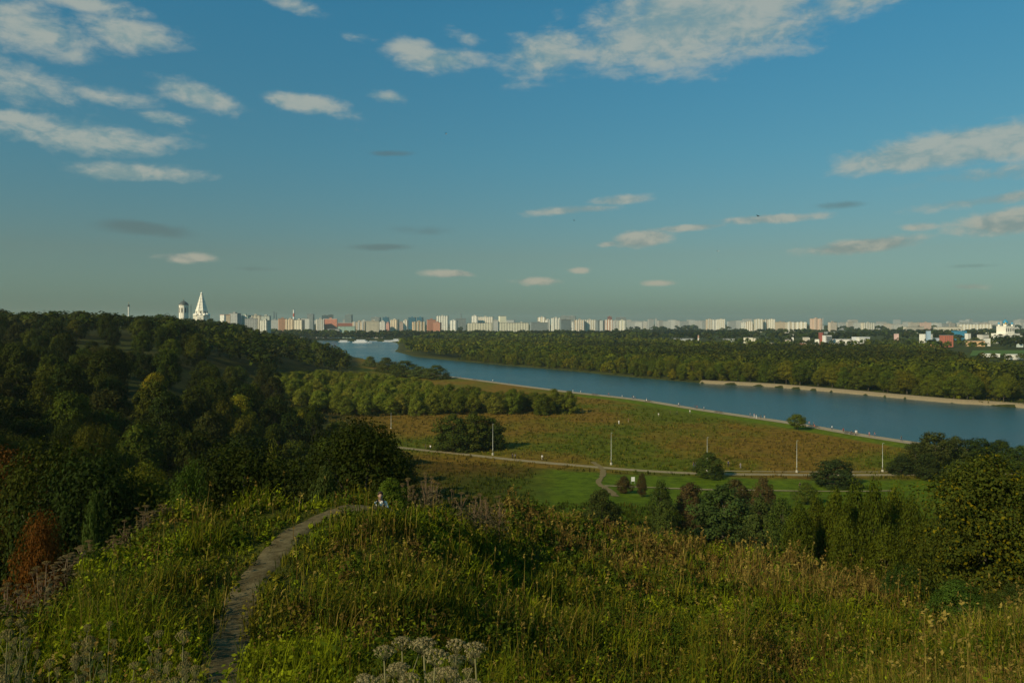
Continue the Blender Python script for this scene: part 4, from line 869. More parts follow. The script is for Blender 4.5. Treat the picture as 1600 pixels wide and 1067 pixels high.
# ---------------------------------------------------------------- churches
m_white = mat('whitewashed_stone', (0.84, 0.80, 0.69), 0.8, 0.2)
m_darkroof = mat('dark_sheet_roof', (0.07, 0.085, 0.08), 0.5, 0.4)
m_gilt = mat('gilding', (0.6, 0.42, 0.12), 0.35, 0.5, metal=0.8)
m_blue = mat('blue_dome', (0.03, 0.28, 0.46), 0.4, 0.5)
m_void = mat('dark_opening', (0.03, 0.03, 0.03), 0.9, 0.1)
def cross(p, z, h, name='cross'):
    MB().box((0, 0, z + h / 2), (h * .07, h * .07, h)).box((0, 0, z + h * .66), (h * .5, h * .06, h * .07)).box((0, 0, z + h * .36), (h * .26, h * .05, h * .06)).build(name, m_gilt, p)
def tent_church():
    y = 1200; x = px(315, y); zb = tz(x, y) - 1; e = empty('tent_church', (x, y, zb), math.radians(12)); tag(e, 'white tent-roofed stone church with a tall tapering spire on the wooded hill', 'church')
    top = pz(455, y) - zb; k = top / 62.0
    MB().box((0, 0, 5), (26, 26, 10)).build('gallery', m_white, e)
    MB().box((0, 0, 17), (17, 17, 14)).box((0, 0, 17), (22, 9, 13.9)).box((0, 0, 16.9), (9, 22, 13.8)).build('wall', m_white, e)
    kk = MB()
    for s_ in range(4):
        a = s_ * math.pi / 2
        for t in (-5.6, 0, 5.6):
            cx, cy = (t, -8.7) if s_ % 2 == 0 else (-8.7, t)
            if s_ > 1: cx, cy = -cx, -cy
            prof = [(2.7, 0), (2.6, 1.2), (1.9, 2.4), (0.05, 3.6)]
            MB().lathe([(r * .9, z + 23.6) for r, z in prof], 10, (cx, cy, 0)).build('gable', m_white, e)
    MB().lathe([(8.6, 24), (8.6, 31), (8.9, 31.2), (8.9, 32), (8.2, 32.2)], 8, rot=math.pi / 8).build('octagon', m_white, e)
    for i in range(8):
        a = i * math.pi / 4; MB().box((8.05 * math.cos(a), 8.05 * math.sin(a), 28), (0.5, 1.5, 3.8), a).build('window', m_void, e)
    MB().lathe([(7.9, 32), (1.7, 55.5)], 8, rot=math.pi / 8).build('spire', m_white, e)
    for i in range(8):
        a = math.pi / 8 + i * math.pi / 4; MB().tube([(8.0 * math.cos(a), 8.0 * math.sin(a), 32), (1.75 * math.cos(a), 1.75 * math.sin(a), 55.4)], [.42, .3], 5).build('rib', m_white, e)
    for j, z in enumerate((36, 40.5, 45, 49.5)):                  # bead mesh that wraps the spire
        r = 7.9 - (z - 32) / 23.5 * 6.2; MB().lathe([(r + .02, z - .28), (r + .32, z), (r - .03, z + .28)], 8, rot=math.pi / 8).build('bead_band', mat('bead_stone', (.5, .47, .4)) if j == 0 else bpy.data.materials['bead_stone'], e)
    MB().lathe([(2.1, 55.5), (2.1, 56.1), (1.5, 56.2), (1.5, 58.2), (1.9, 58.3), (1.9, 58.6), (1.2, 59.4), (.3, 60.4), (.1, 60.8)], 12).build('lantern', m_white, e, True)
    cross(e, 60.6, 2.6)
    for c in e.children: pass
    e.scale = (1.05, 1.05, k)
tent_church()
def drum_tower():
    y = 1150; x = px(287, y); zb = tz(x, y) - 1; e = empty('church_tower', (x, y, zb), 0.2); tag(e, 'round white church tower under a dark domed roof beside the spire', 'church')
    zt = pz(476.5, y) - zb; r = 6.3
    MB().lathe([(r, 0), (r, zt - 1.4), (r + .5, zt - 1.2), (r + .5, zt), (r - .3, zt + .05)], 24).build('drum', m_white, e)
    for i in range(8):
        a = i * math.pi / 4 + .2; MB().box((r * math.cos(a), r * math.sin(a), zt * .62), (.7, 1.1, zt * .72), a).build('pilaster', m_white, e)
        b = a + math.pi / 8; MB().box((r * math.cos(b), r * math.sin(b), zt - 8), (.5, 1.5, 7.5), b).build('window', m_void, e)
    MB().lathe([(r + .9, zt), (r + .4, zt + 1.2), (r * .84, zt + 3.0), (r * .5, zt + 4.8), (r * .16, zt + 6.0), (.5, zt + 7), (.65, zt + 7.6), (.1, zt + 8.4)], 24).build('dome', m_darkroof, e, True)
    cross(e, zt + 8.2, 2.6)
drum_tower()
e = empty('antenna_mast', (px(298.5, 1160), 1160, tz(px(298.5, 1160), 1160))); tag(e, 'thin dark mast between the domed tower and the white spire', 'mast')
MB().tube([(0, 0, 0), (0, 0, 38)], [.7, .25], 6).build('pole', m_darkroof, e); MB().box((0, 0, 33), (2.2, .4, .4)).box((0, 0, 36), (1.5, .4, .4)).build('crossarm', m_darkroof, e)
for u, y, vt, lb in [(201, 900, 474, 'tiny green onion dome on a thin drum rising over the hill trees')]:
    x = px(u, y); zb = tz(x, y); h = pz(vt, y) - zb; e = empty('church_cupola', (x, y, zb)); tag(e, lb, 'church')
    MB().lathe([(.7, 0), (.7, h - 4)], 10).build('drum', m_white, e); MB().lathe([(.8, h - 4), (1.2, h - 3), (.8, h - 1.6), (.1, h - .4)], 10).build('dome', m_darkroof, e, True); cross(e, h - .5, 2.0)
def cathedral():
    y = 1560; x = px(1571, y); zb = 2.0; e = empty('cathedral', (x, y, zb), 0.25); tag(e, 'white cathedral with bright blue onion domes beyond the wood', 'cathedral')
    s = y / F; base = pz(527, y) - zb
    zr = pz(510, y) - zb
    MB().box((0, 0, zr / 2), (22, 22, zr)).build('wall', m_white, e); MB().box((0, 0, zr + .4), (23, 23, .8)).build('cornice', m_white, e)
    MB().box((0, 0, base / 2 + 4), (36, 34, base + 8)).build('lower_storey', m_white, e)
    for i in range(5):
        MB().box((-8.8 + i * 4.4, -11.1, zr - 7), (1.5, .5, 7)).build('window', m_void, e)
        MB().box((-14 + i * 7, -17.1, base + 2), (1.8, .5, 5)).build('window', m_void, e)
    ztop = pz(499, y) - zb
    def cup(px_, py_, r, z0, zt, m_):
        hd = (zt - z0) * .38; MB().lathe([(r * .85, z0), (r * .85, z0 + hd), (r * .95, z0 + hd + .2)], 14, (px_, py_, 0)).build('drum', m_white, e)
        hh = zt - z0 - hd; MB().lathe([(r * .85, z0 + hd), (r * 1.1, z0 + hd + hh * .25), (r * .95, z0 + hd + hh * .5), (r * .45, z0 + hd + hh * .75), (r * .1, zt)], 14, (px_, py_, 0)).build('dome', m_, e, True)
        MB().box((px_, py_, zt + 1.2), (.3, .3, 2.6)).box((px_, py_, zt + 1.7), (1.4, .3, .3)).build('cross', m_gilt, e)
    cup(0, 0, 4.6, zr + .8, ztop, m_blue)
    for a, b, m_ in [(-8, -8, m_gilt), (8, -8, m_blue), (-8, 8, m_blue), (8, 8, m_blue)]: cup(a, b, 2.2, zr + .8, zr + 9, m_)
cathedral()
shed(1560, 1640, 524.5, 528, WH, 'long white monastery wall in front of the cathedral', y=1480, thick=4, name='monastery_wall')
shed(1577, 1592, 521, 528, (.75, .72, .62), 'cream monastery house beside the cathedral', y=1520, roofc=(.3, .3, .28))

# ---------------------------------------------------------------- boats at the moorings
m_hull = mat('boat_white', (0.80, 0.81, 0.82), 0.4, 0.5); m_deck = mat('boat_blue', (0.12, 0.2, 0.27), 0.5, 0.4)
def boat(u, v, length, label, rz, decks=2, name='river_boat'):
    y = (CZ + 1.25) * F / (v - V0); x = px(u, y); e = empty(name, (x, y, -1.25), rz); tag(e, label, 'boat'); L2 = length / 2; b = length * .11
    st = [(-L2, b * .75), (-L2 * .8, b), (L2 * .4, b), (L2 * .8, b * .6), (L2, .1)]
    P = []; 
    for X, w in st: P += [(X, -w * .8, -.6), (X, -w, 1.5 + (.5 if X > L2 * .7 else 0)), (X, w, 1.5 + (.5 if X > L2 * .7 else 0)), (X, w * .8, -.6)]
    Fs = [(i * 4 + a, i * 4 + a + 1, i * 4 + a + 5, i * 4 + a + 4) for i in range(4) for a in range(3)] + [(0, 3, 2, 1), (16, 17, 18, 19)]
    MB().add(P, Fs).build('hull', m_hull, e)
    for d in range(decks):
        z = 1.6 + d * 2.5; l = length * (.66 - .2 * d); c = MB().box((-length * .06, 0, z + 1.1), (l, b * 1.55 - d * .3, 2.2)).build('cabin', m_hull, e)
        n = max(3, int(l / 2.4)); wm = MB().box((0, 0, 0), (1.5, b * 1.55 - d * .3 + .14, .95)).mesh('window', m_glass)
        for i in range(n): obj('window', wm, c, (-length * .06 - l / 2 + (i + .5) * l / n, 0, z + 1.25))
        MB().box((-length * .06, 0, z + 2.35), (l + 1, b * 1.7, .25)).build('roof', m_hull, e)
boat(566, 535.5, 40, 'white two-deck river boat moored at the wooded bank', -0.1)
boat(538, 534.5, 24, 'small white boat at the landing stage near the trees', 0.1, 1)
boat(609, 534.5, 30, 'white river boat lying off the bend', 0.15, 1)
boat(622, 534, 34, 'white two-deck boat half hidden by the wooded point', 0.1, 2)
y = 1600; e = empty('landing_stage', (px(585, y), 1620, -1.25)); tag(e, 'low grey landing stage stretching along the far moorings', 'pier')
MB().box((0, 0, .5), (52, 5, 1.0)).build('deck', m_deck, e); MB().box((-6, 0, 2.1), (16, 4, 2.2)).build('cabin', m_deck, e); MB().box((-6, 0, 3.35), (17, 5, .3)).build('roof', m_hull, e)

# ---------------------------------------------------------------- lamp posts, benches, board
m_pole = mat('galvanised_steel', (0.33, 0.34, 0.28), 0.5, 0.5, metal=0.3)
m_conc = mat('concrete', (0.4, 0.38, 0.3), 0.9)
def lamp_proto(h):
    return (MB().lathe([(.34, -.1), (.34, .5), (.22, .7), (.22, .72)], 10).mesh('base', m_conc, False),
            MB().lathe([(.13, .7), (.14, 1.9), (.09, 2.0), (.05, h)], 10).mesh('pole', m_pole, True),
            MB().tube([(0, 0, h - .1), (0, -.05, h + .05), (0, -.18, h + .12)], [.05, .045, .04], 6).mesh('arm', m_pole, True),
            MB().box((0, -.36, h + .12), (.22, .42, .1)).mesh('lamp_head', m_pole))
LP = lamp_proto(9.4)
near_to = {611: 'slim grey lamp post standing before the willow grove', 770: 'slim grey lamp post in front of the dark bushy trees', 955: 'slim grey lamp post beside the worn trail junction', 1105: 'slim grey lamp post rising behind the dark rounded bush', 1245: 'slim grey lamp post between the dark rounded bush and the blackish bush', 1379: 'slim grey lamp post at the far end of the footpath by the willows'}
for u, v, vt in [(611, 669, 645), (770, 711, 662), (955, 726, 676), (1105, 738, 683), (1245, 738, 688), (1379, 737, 692)]:
    y = 42 * F / (v - V0); x = px(u, y); h = (v - vt) / F * y
    e = empty('lamp_post', (x, y, tz(x, y)), 0.3, (1, 1, h / 9.5)); tag(e, near_to[u], 'lamp post', 'lamp posts along the footpath')
    for n_, me_ in zip(('base', 'pole', 'arm', 'lamp_head'), LP): obj(n_, me_, e)
m_wood = mat('dark_wood', (0.06, 0.045, 0.03), 0.7)
bench_slat = MB().box((0, 0, 0), (5.6, .13, .05)).mesh('slat', m_wood); bench_leg = MB().box((0, .0, .21), (.1, .55, .42)).box((0, -.27, .62), (.09, .09, .46)).mesh('leg', m_conc)
PRM = resample(NEAR[3:13], 0.5); PRN = normals2(PRM)
def prom_pt(u, off):
    uu = U0 + F * PRM[:, 0] / PRM[:, 1]; i = int(np.argmin(np.abs(uu - u))); p = PRM[i] + PRN[i] * off; a = math.atan2(-PRN[i][0], PRN[i][1]); return p[0], p[1], a
for u, lb in [(750, 'long dark bench on the promenade beyond the willow grove'), (938, 'long dark bench on the promenade next to the end of the grove'), (1024, 'long dark bench with a person in white on the promenade'), (1134, 'long empty dark bench on the promenade edge'), (1342, 'long dark bench on the promenade past the lone small tree'), (1285, 'long dark bench on the promenade behind the lone small tree')]:
    x, y, a = prom_pt(u, 4.6); e = empty('bench', (x, y, .16), a); tag(e, lb, 'bench', 'promenade benches')
    for k in range(3): obj('slat', bench_slat, e, (0, -.17 + .17 * k, .45))
    for k in range(2):
        s_ = obj('back_slat', bench_slat, e, (0, -.31, .63 + .19 * k)); s_.rotation_euler = (math.pi / 2, 0, 0)
    for X in (-2.5, 0, 2.5): obj('leg', bench_leg, e, (X, 0, 0))
y = 197; x = px(989, y); e = empty('notice_board', (x, y, tz(x, y)), 0.1); tag(e, 'small white notice board standing on the lawn by the lower footpath', 'sign')
MB().box((0, 0, 1.15), (.85, .06, 1.1)).build('board', mat('board_white', (.7, .7, .66)), e)
for X in (-.47, .47): MB().box((X, 0, .85), (.08, .08, 1.9)).build('post', m_pole, e)
# ---------------------------------------------------------------- people
m_skin = mat('skin', (0.50, 0.31, 0.21), 0.6, 0.3); m_hair = mat('hair', (0.035, 0.022, 0.014), 0.6, 0.3); m_lip = mat('lips', (.36, .15, .12), .5); m_eye = mat('eyes', (.02, .02, .02), .3, .5)
cloth = {k: mat('cloth_' + k, c, 0.9, 0.1) for k, c in dict(white=(.78, .77, .72), black=(.025, .025, .028), navy=(.03, .045, .09), red=(.35, .05, .04), grey=(.22, .22, .22), pink=(.55, .26, .26), denim=(.07, .1, .17), beige=(.42, .35, .25), green=(.08, .13, .06)).items()}
def skin_mesh(name, nodes, edges, sub=1):
    """one continuous surface grown round a skeleton: nodes (x, y, z, rx, ry)"""
    me = bpy.data.meshes.new(name); me.from_pydata([n[:3] for n in nodes], edges, [])
    o = bpy.data.objects.new(name, me); COL.objects.link(o)
    o.modifiers.new('s', 'SKIN'); d = me.skin_vertices[0].data
    for i, n in enumerate(nodes): d[i].radius = (n[3], n[4] if len(n) > 4 else n[3]); d[i].use_root = (i == 0)
    sb = o.modifiers.new('d', 'SUBSURF'); sb.levels = sub; sb.render_levels = sub
    dg = bpy.context.evaluated_depsgraph_get(); out = bpy.data.meshes.new_from_object(o.evaluated_get(dg)); out.name = name
    bpy.data.objects.remove(o); bpy.data.meshes.remove(me); return out
def body(pose, shirt, trousers, long_sleeve=False, shorts=False, fingers=False):
    """adult 1.74 m, facing -y"""
    sit = pose == 'sit'; walk = pose == 'walk'
    hz = 0.50 if sit else 0.93
    def up(z): return z - 0.93 + hz
    N = [(0, 0, hz, .155, .11), (0, 0, up(1.08), .14, .10), (0, 0, up(1.25), .165, .115), (0, 0, up(1.40), .15, .10), (0, 0, up(1.475), .062, .06), (0, -.015, up(1.56), .072, .085), (0, -.02, up(1.65), .078, .095), (0, -.01, up(1.715), .055, .07)]
    E = [(i, i + 1) for i in range(7)]
    def chain(root, pts):
        a = root
        for p in pts: N.append(p); E.append((a, len(N) - 1)); a = len(N) - 1
        return a
    tips = []
    for s_ in (-1, 1):
        sw = (0.22 * s_ if walk else 0.03)
        if sit: chain(0, [(s_ * .1, -.06, hz - .02, .085), (s_ * .12, -.42, hz - .02, .062), (s_ * .12, -.46, .25, .052), (s_ * .12, -.44, .07, .04), (s_ * .13, -.60, .035, .036)])
        else: chain(0, [(s_ * .095, 0, .84, .092), (s_ * .1, sw * .55 - .02, .49, .062), (s_ * .1, sw * .9 + .03, .27, .056), (s_ * .1, sw * 1.2 + .04, .08, .04), (s_ * .115, sw * 1.2 - .13, .035, .038)])
        aw = -.2 * s_ if walk else 0
        elb = (s_ * .27, aw * .5 + (.0 if not sit else -.02), up(1.13), .042); wr = (s_ * .27, aw - .09 - (.14 if sit else 0), up(.90) + (.04 if sit else 0), .03)
        t = chain(3, [(s_ * .18, 0, up(1.405), .062), elb, (s_ * .272, (elb[1] + wr[1]) / 2, (elb[2] + wr[2]) / 2, .038), wr, (s_ * .27, wr[1] - .015, wr[2] - .07, .028)])
        tips.append(N[t])
        if fingers:
            for k, (oy, ln) in enumerate([(-.03, .07), (-.01, .085), (.01, .08), (.03, .062)]):
                chain(t, [(s_ * .268, wr[1] - .02 + oy, wr[2] - .10, .009), (s_ * .262, wr[1] - .03 + oy, wr[2] - .10 - ln * .55, .008), (s_ * .25, wr[1] - .035 + oy, wr[2] - .10 - ln, .007)])
            chain(t, [(s_ * .262, wr[1] - .06, wr[2] - .065, .010), (s_ * .255, wr[1] - .075, wr[2] - .10, .008)])
    me = skin_mesh('body', N, E, 1)
    for m_ in (m_skin, shirt, trousers, cloth['black']): me.materials.append(m_)
    for p in me.polygons:
        c = p.center; k = 0
        if c.z > up(1.47): k = 0
        elif abs(c.x) > .215 and c.z < up(1.2): k = 1 if long_sleeve and c.z > up(.88) else 0
        elif c.z > up(.95) or (sit and c.y > -.12 and c.z > up(.98)): k = 1
        elif c.z < .075: k = 3
        else: k = 0 if shorts and c.z < (.5 if not sit else .3) else 2
        p.material_index = k; p.use_smooth = True
    return me
def head_parts(e, dz=0.0, hair=m_hair):
    hm = MB().lathe([(.0001, 1.80), (.055, 1.79), (.088, 1.755), (.1, 1.70), (.098, 1.655), (.085, 1.60), (.06, 1.57)], 12, (0, .018, dz)).mesh('hair', hair, True)
    for v in hm.vertices:
        if v.co.y < -.03 and v.co.z - dz < 1.735: v.co.y = .0; v.co.x *= .8
    obj('hair', hm, e)
def face(e):
    MB().lathe([(.001, -.02), (.013, -.012), (.011, .01), (.004, .03)], 8, (0, -.112, 1.635)).build('nose', m_skin, e, True)
    for s_ in (-1, 1):
        MB().lathe([(.001, -.009), (.011, 0), (.001, .009)], 8, (s_ * .032, -.098, 1.665)).build('eye', m_eye, e); MB().box((s_ * .033, -.1, 1.69), (.036, .012, .009)).build('eyebrow', m_hair, e)
        MB().lathe([(.004, -.03), (.018, 0), (.012, .026), (.002, .032)], 8, (s_ * .083, .0, 1.645)).build('ear', m_skin, e, True)
    MB().box((0, -.097, 1.592), (.045, .014, .012)).build('mouth', m_lip, e)
BODIES = {}
def person(x, y, rz, pose, shirt, trousers, label, z=None, group=None, long_sleeve=False, scale=1.0):
    key = (pose, shirt, trousers, long_sleeve)
    if key not in BODIES: BODIES[key] = body(pose, cloth[shirt], cloth[trousers], long_sleeve)
    e = empty('person', (x, y, tz(x, y) if z is None else z), rz, scale); tag(e, label, 'person', group); obj('body', BODIES[key], e); head_parts(e, -.43 if pose == 'sit' else 0); return e
# man with backpack coming up over the brow of the path
gx, gy = px(594.5, 27.2), 27.2; gz = pz(768.0, 27.2) - 1.79
e = empty('person', (gx, gy, gz), 0.25); tag(e, 'person in a white t-shirt with backpack straps walking up the dirt path', 'person')
obj('body', body('walk', cloth['white'], cloth['denim'], fingers=True), e); head_parts(e); face(e)
bp = empty('backpack', (gx, gy, gz), 0.25); tag(bp, 'black backpack worn by the person on the dirt path', 'backpack')
MB().box((0, .23, 1.22), (.30, .17, .44)).build('bag', cloth['black'], bp)
for s_ in (-1, 1): MB().tube([(s_ * .1, .17, 1.44), (s_ * .105, .05, 1.505), (s_ * .105, -.08, 1.46), (s_ * .11, -.145, 1.33), (s_ * .12, -.11, 1.18), (s_ * .13, .12, 1.05)], .027, 6).build('strap', cloth['black'], bp)
# strollers
PEO = [(702, 3.0, 'walk', 'navy', 'black'), (716, 2.0, 'stand', 'black', 'denim'), (726, 3.4, 'stand', 'red', 'black'), (774, 2.2, 'walk', 'white', 'denim'), (800, 2.6, 'walk', 'black', 'black'), (901, 3.0, 'stand', 'white', 'white'), (912, 2.4, 'walk', 'white', 'beige'), (955, 2.0, 'walk', 'red', 'navy'), (979, 3.2, 'sit2', 'white', 'beige'), (991, 1.4, 'walk', 'navy', 'denim'), (994, 1.9, 'walk', 'white', 'denim'), (1000, 3.4, 'walk', 'black', 'grey'), (1017, 3.0, 'stand', 'white', 'denim'), (1066, 2.4, 'walk', 'white', 'black'), (1069, 3.0, 'walk', 'navy', 'denim'), (1090, 1.6, 'walk', 'navy', 'navy'), (1094, 2.1, 'walk', 'red', 'black'), (1107, 2.6, 'stand', 'white', 'denim'), (1179, 2.6, 'walk', 'grey', 'denim'), (1183, 1.8, 'walk', 'pink', 'white'), (1192, 4.2, 'walk', 'white', 'white'), (1196, 2.6, 'walk', 'black', 'black'), (1199, 2.0, 'walk', 'navy', 'grey'), (1202, 3.0, 'walk', 'white', 'beige'), (1270, 2.0, 'walk', 'pink', 'denim'), (1281, 3.0, 'stand', 'navy', 'black'), (1308, 2.5, 'walk', 'white', 'navy'), (1331, 4.0, 'walk', 'red', 'black'), (1346, 3.0, 'walk', 'white', 'white'), (1349, 3.6, 'walk', 'white', 'beige'), (1366, 2.4, 'walk', 'pink', 'red'), (1371, 1.8, 'walk', 'red', 'denim'), (1414, 2.2, 'walk', 'black', 'navy')]
rp = random.Random(3)
for u, off, pose, a, b in PEO:
    x, y, an = prom_pt(u, off); pose = 'stand' if pose == 'sit2' else pose
    person(x, y, an + math.pi / 2 * rp.choice((-1, 1)) + rp.uniform(-.4, .4), pose, a, b, 'person in %s top and %s trousers %s on the river promenade' % (a, b, {'walk': 'walking', 'stand': 'standing'}[pose]), z=.16, group='people on the promenade', scale=rp.uniform(.94, 1.06))
for u, off, a, b in [(1021, 4.45, 'white', 'denim'), (1344, 4.45, 'black', 'navy'), (1351, 4.45, 'grey', 'black'), (937, 4.45, 'navy', 'black'), (1286, 4.45, 'red', 'grey')]:
    x, y, an = prom_pt(u, off); person(x, y, an + math.pi, 'sit', a, b, 'person in %s top and %s trousers sitting on a promenade bench' % (a, b), z=.15, group='people sitting on benches')
for u, v, pose, a, b, lb in [(665, 702, 'walk', 'black', 'black', 'person in black walking on the footpath near the bushy trees'), (672.5, 703, 'walk', 'white', 'denim', 'person in a white top walking on the footpath near the bushy trees'), (847, 719, 'walk', 'white', 'beige', 'person in pale clothes walking on the footpath past the lamp post'), (801, 717, 'stand', 'navy', 'black', 'dark-clothed person standing on the footpath beside a small one'), (805, 717.5, 'stand', 'grey', 'black', 'person in grey standing on the footpath beside the dark-clothed one'), (1084, 731, 'stand', 'navy', 'denim', 'person in navy beside the dark rounded bush'), (1087, 731, 'stand', 'grey', 'navy', 'person in grey beside the dark rounded bush'), (1138, 729, 'stand', 'navy', 'black', 'dark-clothed person on the grass past the dark rounded bush'), (1157, 732, 'stand', 'grey', 'grey', 'person in all grey on the grass past the dark rounded bush'), (967, 663, 'stand', 'white', 'white', 'person all in white standing in the tall meadow grass'), (982, 660, 'stand', 'red', 'beige', 'person in a red top standing in the tall meadow grass'), (1047, 648, 'stand', 'black', 'black', 'person in black standing on the grass strip below the promenade'), (1058, 648, 'stand', 'green', 'black', 'person in green standing on the grass strip below the promenade'), (1078, 646, 'stand', 'white', 'grey', 'person in a white top crossing the grass to the promenade'), (1029, 651, 'walk', 'white', 'beige', 'person in pale clothes on the grass below the long bench'), (1250, 764, 'stand', 'black', 'black', 'person in black on the lawn near the lower footpath')]:
    p = ground_at(u, v, 120, 1000); person(p[0], p[1], rp.uniform(0, 6.28), pose, a, b, lb)

# ---------------------------------------------------------------- birds
m_bird = mat('dark_feathers', (.03, .03, .035), .8); m_gull = mat('pale_feathers', (.72, .72, .7), .8)
def bird(u, v, y, span, flap, dark, lb, rz):
    x = px(u, y); s = span / 2; f = math.sin(flap)
    P = [(0, -.42 * s, 0), (.1 * s, -.1 * s, .07 * s), (-.1 * s, -.1 * s, .07 * s), (0, -.1 * s, -.09 * s), (0, .5 * s, .02 * s), (.13 * s, .72 * s, .02 * s), (-.13 * s, .72 * s, .02 * s)]
    Fs = [(0, 1, 2), (0, 3, 1), (0, 2, 3), (1, 4, 2), (1, 3, 4), (2, 4, 3), (4, 5, 6)]
    for k in (-1, 1):
        i = len(P); P += [(k * .08 * s, -.16 * s, .04 * s), (k * .5 * s, -.3 * s, f * .4 * s), (k * s, .08 * s, f * .62 * s), (k * .5 * s, .1 * s, f * .36 * s), (k * .08 * s, .2 * s, .04 * s)]; Fs += [(i, i + 1, i + 3, i + 4), (i + 1, i + 2, i + 3)]
    o = MB().add(P, Fs).build('flying_bird', m_bird if dark else m_gull, loc=(x, y, pz(v, y)), rz=rz); tag(o, lb, 'bird')
bird(1185, 338, 110, 1.1, .5, True, 'dark bird with raised wings gliding above the river', .6)
bird(897, 345, 190, .9, .8, True, 'tiny dark bird flying over the willow grove', 1.2)
bird(1122, 393, 170, .9, .9, False, 'pale gull, upper of two flying over the river', .4)
bird(1123, 421, 190, .9, .3, False, 'pale gull, lower of two flying over the river', 2.0)
bird(697, 210, 150, .9, 1.0, False, 'pale gull flying high over the river bend', 1.5)
bird(1048, 478, 260, .9, .7, False, 'pale gull low above the skyline', .2)

# ---------------------------------------------------------------- near vegetation
def path_d(x, y): return dist_line(x, y, resample(HILLPATH, .4).tolist())
def blades(P, h, w, lean, ang, cb, ct):
    n = len(P); dx_, dy_ = np.cos(ang), np.sin(ang); sx_, sy_ = -dy_, dx_
    V = np.zeros((n, 5, 3)); 
    for i, (t, ws_) in enumerate(((0, 1), (.55, .8))):
        cx = P[:, 0] + dx_ * lean * h * t * t; cy = P[:, 1] + dy_ * lean * h * t * t; cz = P[:, 2] + h * t * (1 - .18 * lean * t)
        V[:, i * 2] = np.c_[cx - sx_ * w * ws_ / 2, cy - sy_ * w * ws_ / 2, cz]; V[:, i * 2 + 1] = np.c_[cx + sx_ * w * ws_ / 2, cy + sy_ * w * ws_ / 2, cz]
    V[:, 4] = np.c_[P[:, 0] + dx_ * lean * h, P[:, 1] + dy_ * lean * h, P[:, 2] + h * (1 - .3 * lean)]
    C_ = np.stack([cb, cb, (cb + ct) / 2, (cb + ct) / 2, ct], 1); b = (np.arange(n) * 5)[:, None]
    return V.reshape(-1, 3), b + np.array([[0, 1, 3, 2]]), b + np.array([[2, 3, 4]]), C_.reshape(-1, 3)
LUSH, DEEP, OLIVE, STRAW, BROWN = map(np.array, ((.16, .195, .006), (.065, .095, .006), (.15, .138, .010), (.25, .19, .042), (.125, .082, .018)))
rs = np.random.default_rng(12)
def sample(n, ya, yb, ua, ub, p):
    t = rs.random(n); y = (ya ** (1 - p) + t * (yb ** (1 - p) - ya ** (1 - p))) ** (1 / (1 - p)); u = rs.uniform(ua, ub, n); return px(u, y), y, u
def keep_zone(x, y, u):
    lim = np.interp(u, [-400, 0, 130, 250, 400, 520, 600, 680, 800, 2100], [15, 17.5, 23.5, 27.5, 29.5, 29, 31, 44, 64, 64])
    crest = (y > 23.5) & (u > 540) & (u < 640)
    return (y < lim) & (path_d(x, y) > 0.08 + .36 * fbm(x, y, .7, 77, 2) + .75 * crest)
def patch(x, y):
    """which plants grow where: share of lush, straw and brown, and plant height"""
    u = U0 + F * x / y
    a = fbm(x, y, 3.2, 51, 3); b = fbm(x, y, 5.0, 61, 3); c = fbm(x, y, 1.4, 71, 2)
    right = sstep(u, 820, 1250); brow = sstep(y, 30, 46) * sstep(u, 600, 680)
    straw = np.clip(sstep(b, .52, .72) * (.35 + .45 * right) + .3 * brow * sstep(c, .4, .7), 0, .85)
    brown = np.clip(sstep(a, .56, .75) * (.25 + .45 * right) + .55 * brow * sstep(b, .35, .6), 0, .8)
    lush = sstep(-a - .3 * (c - .5), -.56, -.34) * (1 - .35 * right)
    d_ = fbm(x, y, .8, 83, 2); hgt = (.26 + .95 * sstep(c * .55 + b * .25 + d_ * .2, .38, .68)) * (.85 + .35 * right)
    near_path = sstep(-path_d(x, y), -2.0, -.3); hgt = hgt * (1 - .45 * near_path)
    return lush, straw, brown, hgt
VV, QQ, TT, CC = [], [], [], []; off = 0
def push(V, Q, T, C_):
    global off
    VV.append(V); CC.append(C_)
    if Q is not None: QQ.append(Q + off)
    if T is not None: TT.append(T + off)
    off += len(V)
def mixcol(lush, straw, brown, n):
    r = rs.random(n)[:, None]; base = np.where(rs.random(n)[:, None] < lush[:, None], LUSH, np.where(rs.random(n)[:, None] < .55, DEEP, OLIVE))
    c = np.where(r < straw[:, None], STRAW, np.where(r < (straw + brown)[:, None], BROWN, base)); return c * rs.uniform(.55, 1.4, (n, 1))
# grass blades grow in tussocks
x, y, u = sample(23500, 5.5, 64, -260, 1860, 0.72); k = keep_zone(x, y, u); x, y = x[k], y[k]
m_ = 9; n = len(x) * m_
sp = np.repeat(.05 + .006 * y, m_); X = np.repeat(x, m_) + rs.normal(size=n) * sp; Y = np.repeat(y, m_) + rs.normal(size=n) * sp
k = path_d(X, Y) > .13 + .2 * fbm(X, Y, .5, 5, 1) + .5 * ((Y > 23.5) & (X > px(540, Y)) & (X < px(640, Y))); X, Y = X[k], Y[k]; n = len(X); Z = terrain(X, Y) - .03
lush, straw, brown, hg = patch(X, Y); c = mixcol(lush, straw * .7, brown * .5, n); h = hg * rs.uniform(.45, 1.2, n) * .95
wide = np.maximum(.011, .0011 * Y) * rs.uniform(.7, 1.5, n)
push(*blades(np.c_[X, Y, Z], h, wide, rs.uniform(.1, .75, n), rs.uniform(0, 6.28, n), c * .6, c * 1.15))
n = 11000; X = rs.uniform(-9, 11, n); Y = rs.uniform(-7, 6.2, n); Z = terrain(X, Y) - .02; c = mixcol(np.full(n, .4), np.full(n, .12), np.full(n, .12), n)     # short sward round the viewpoint
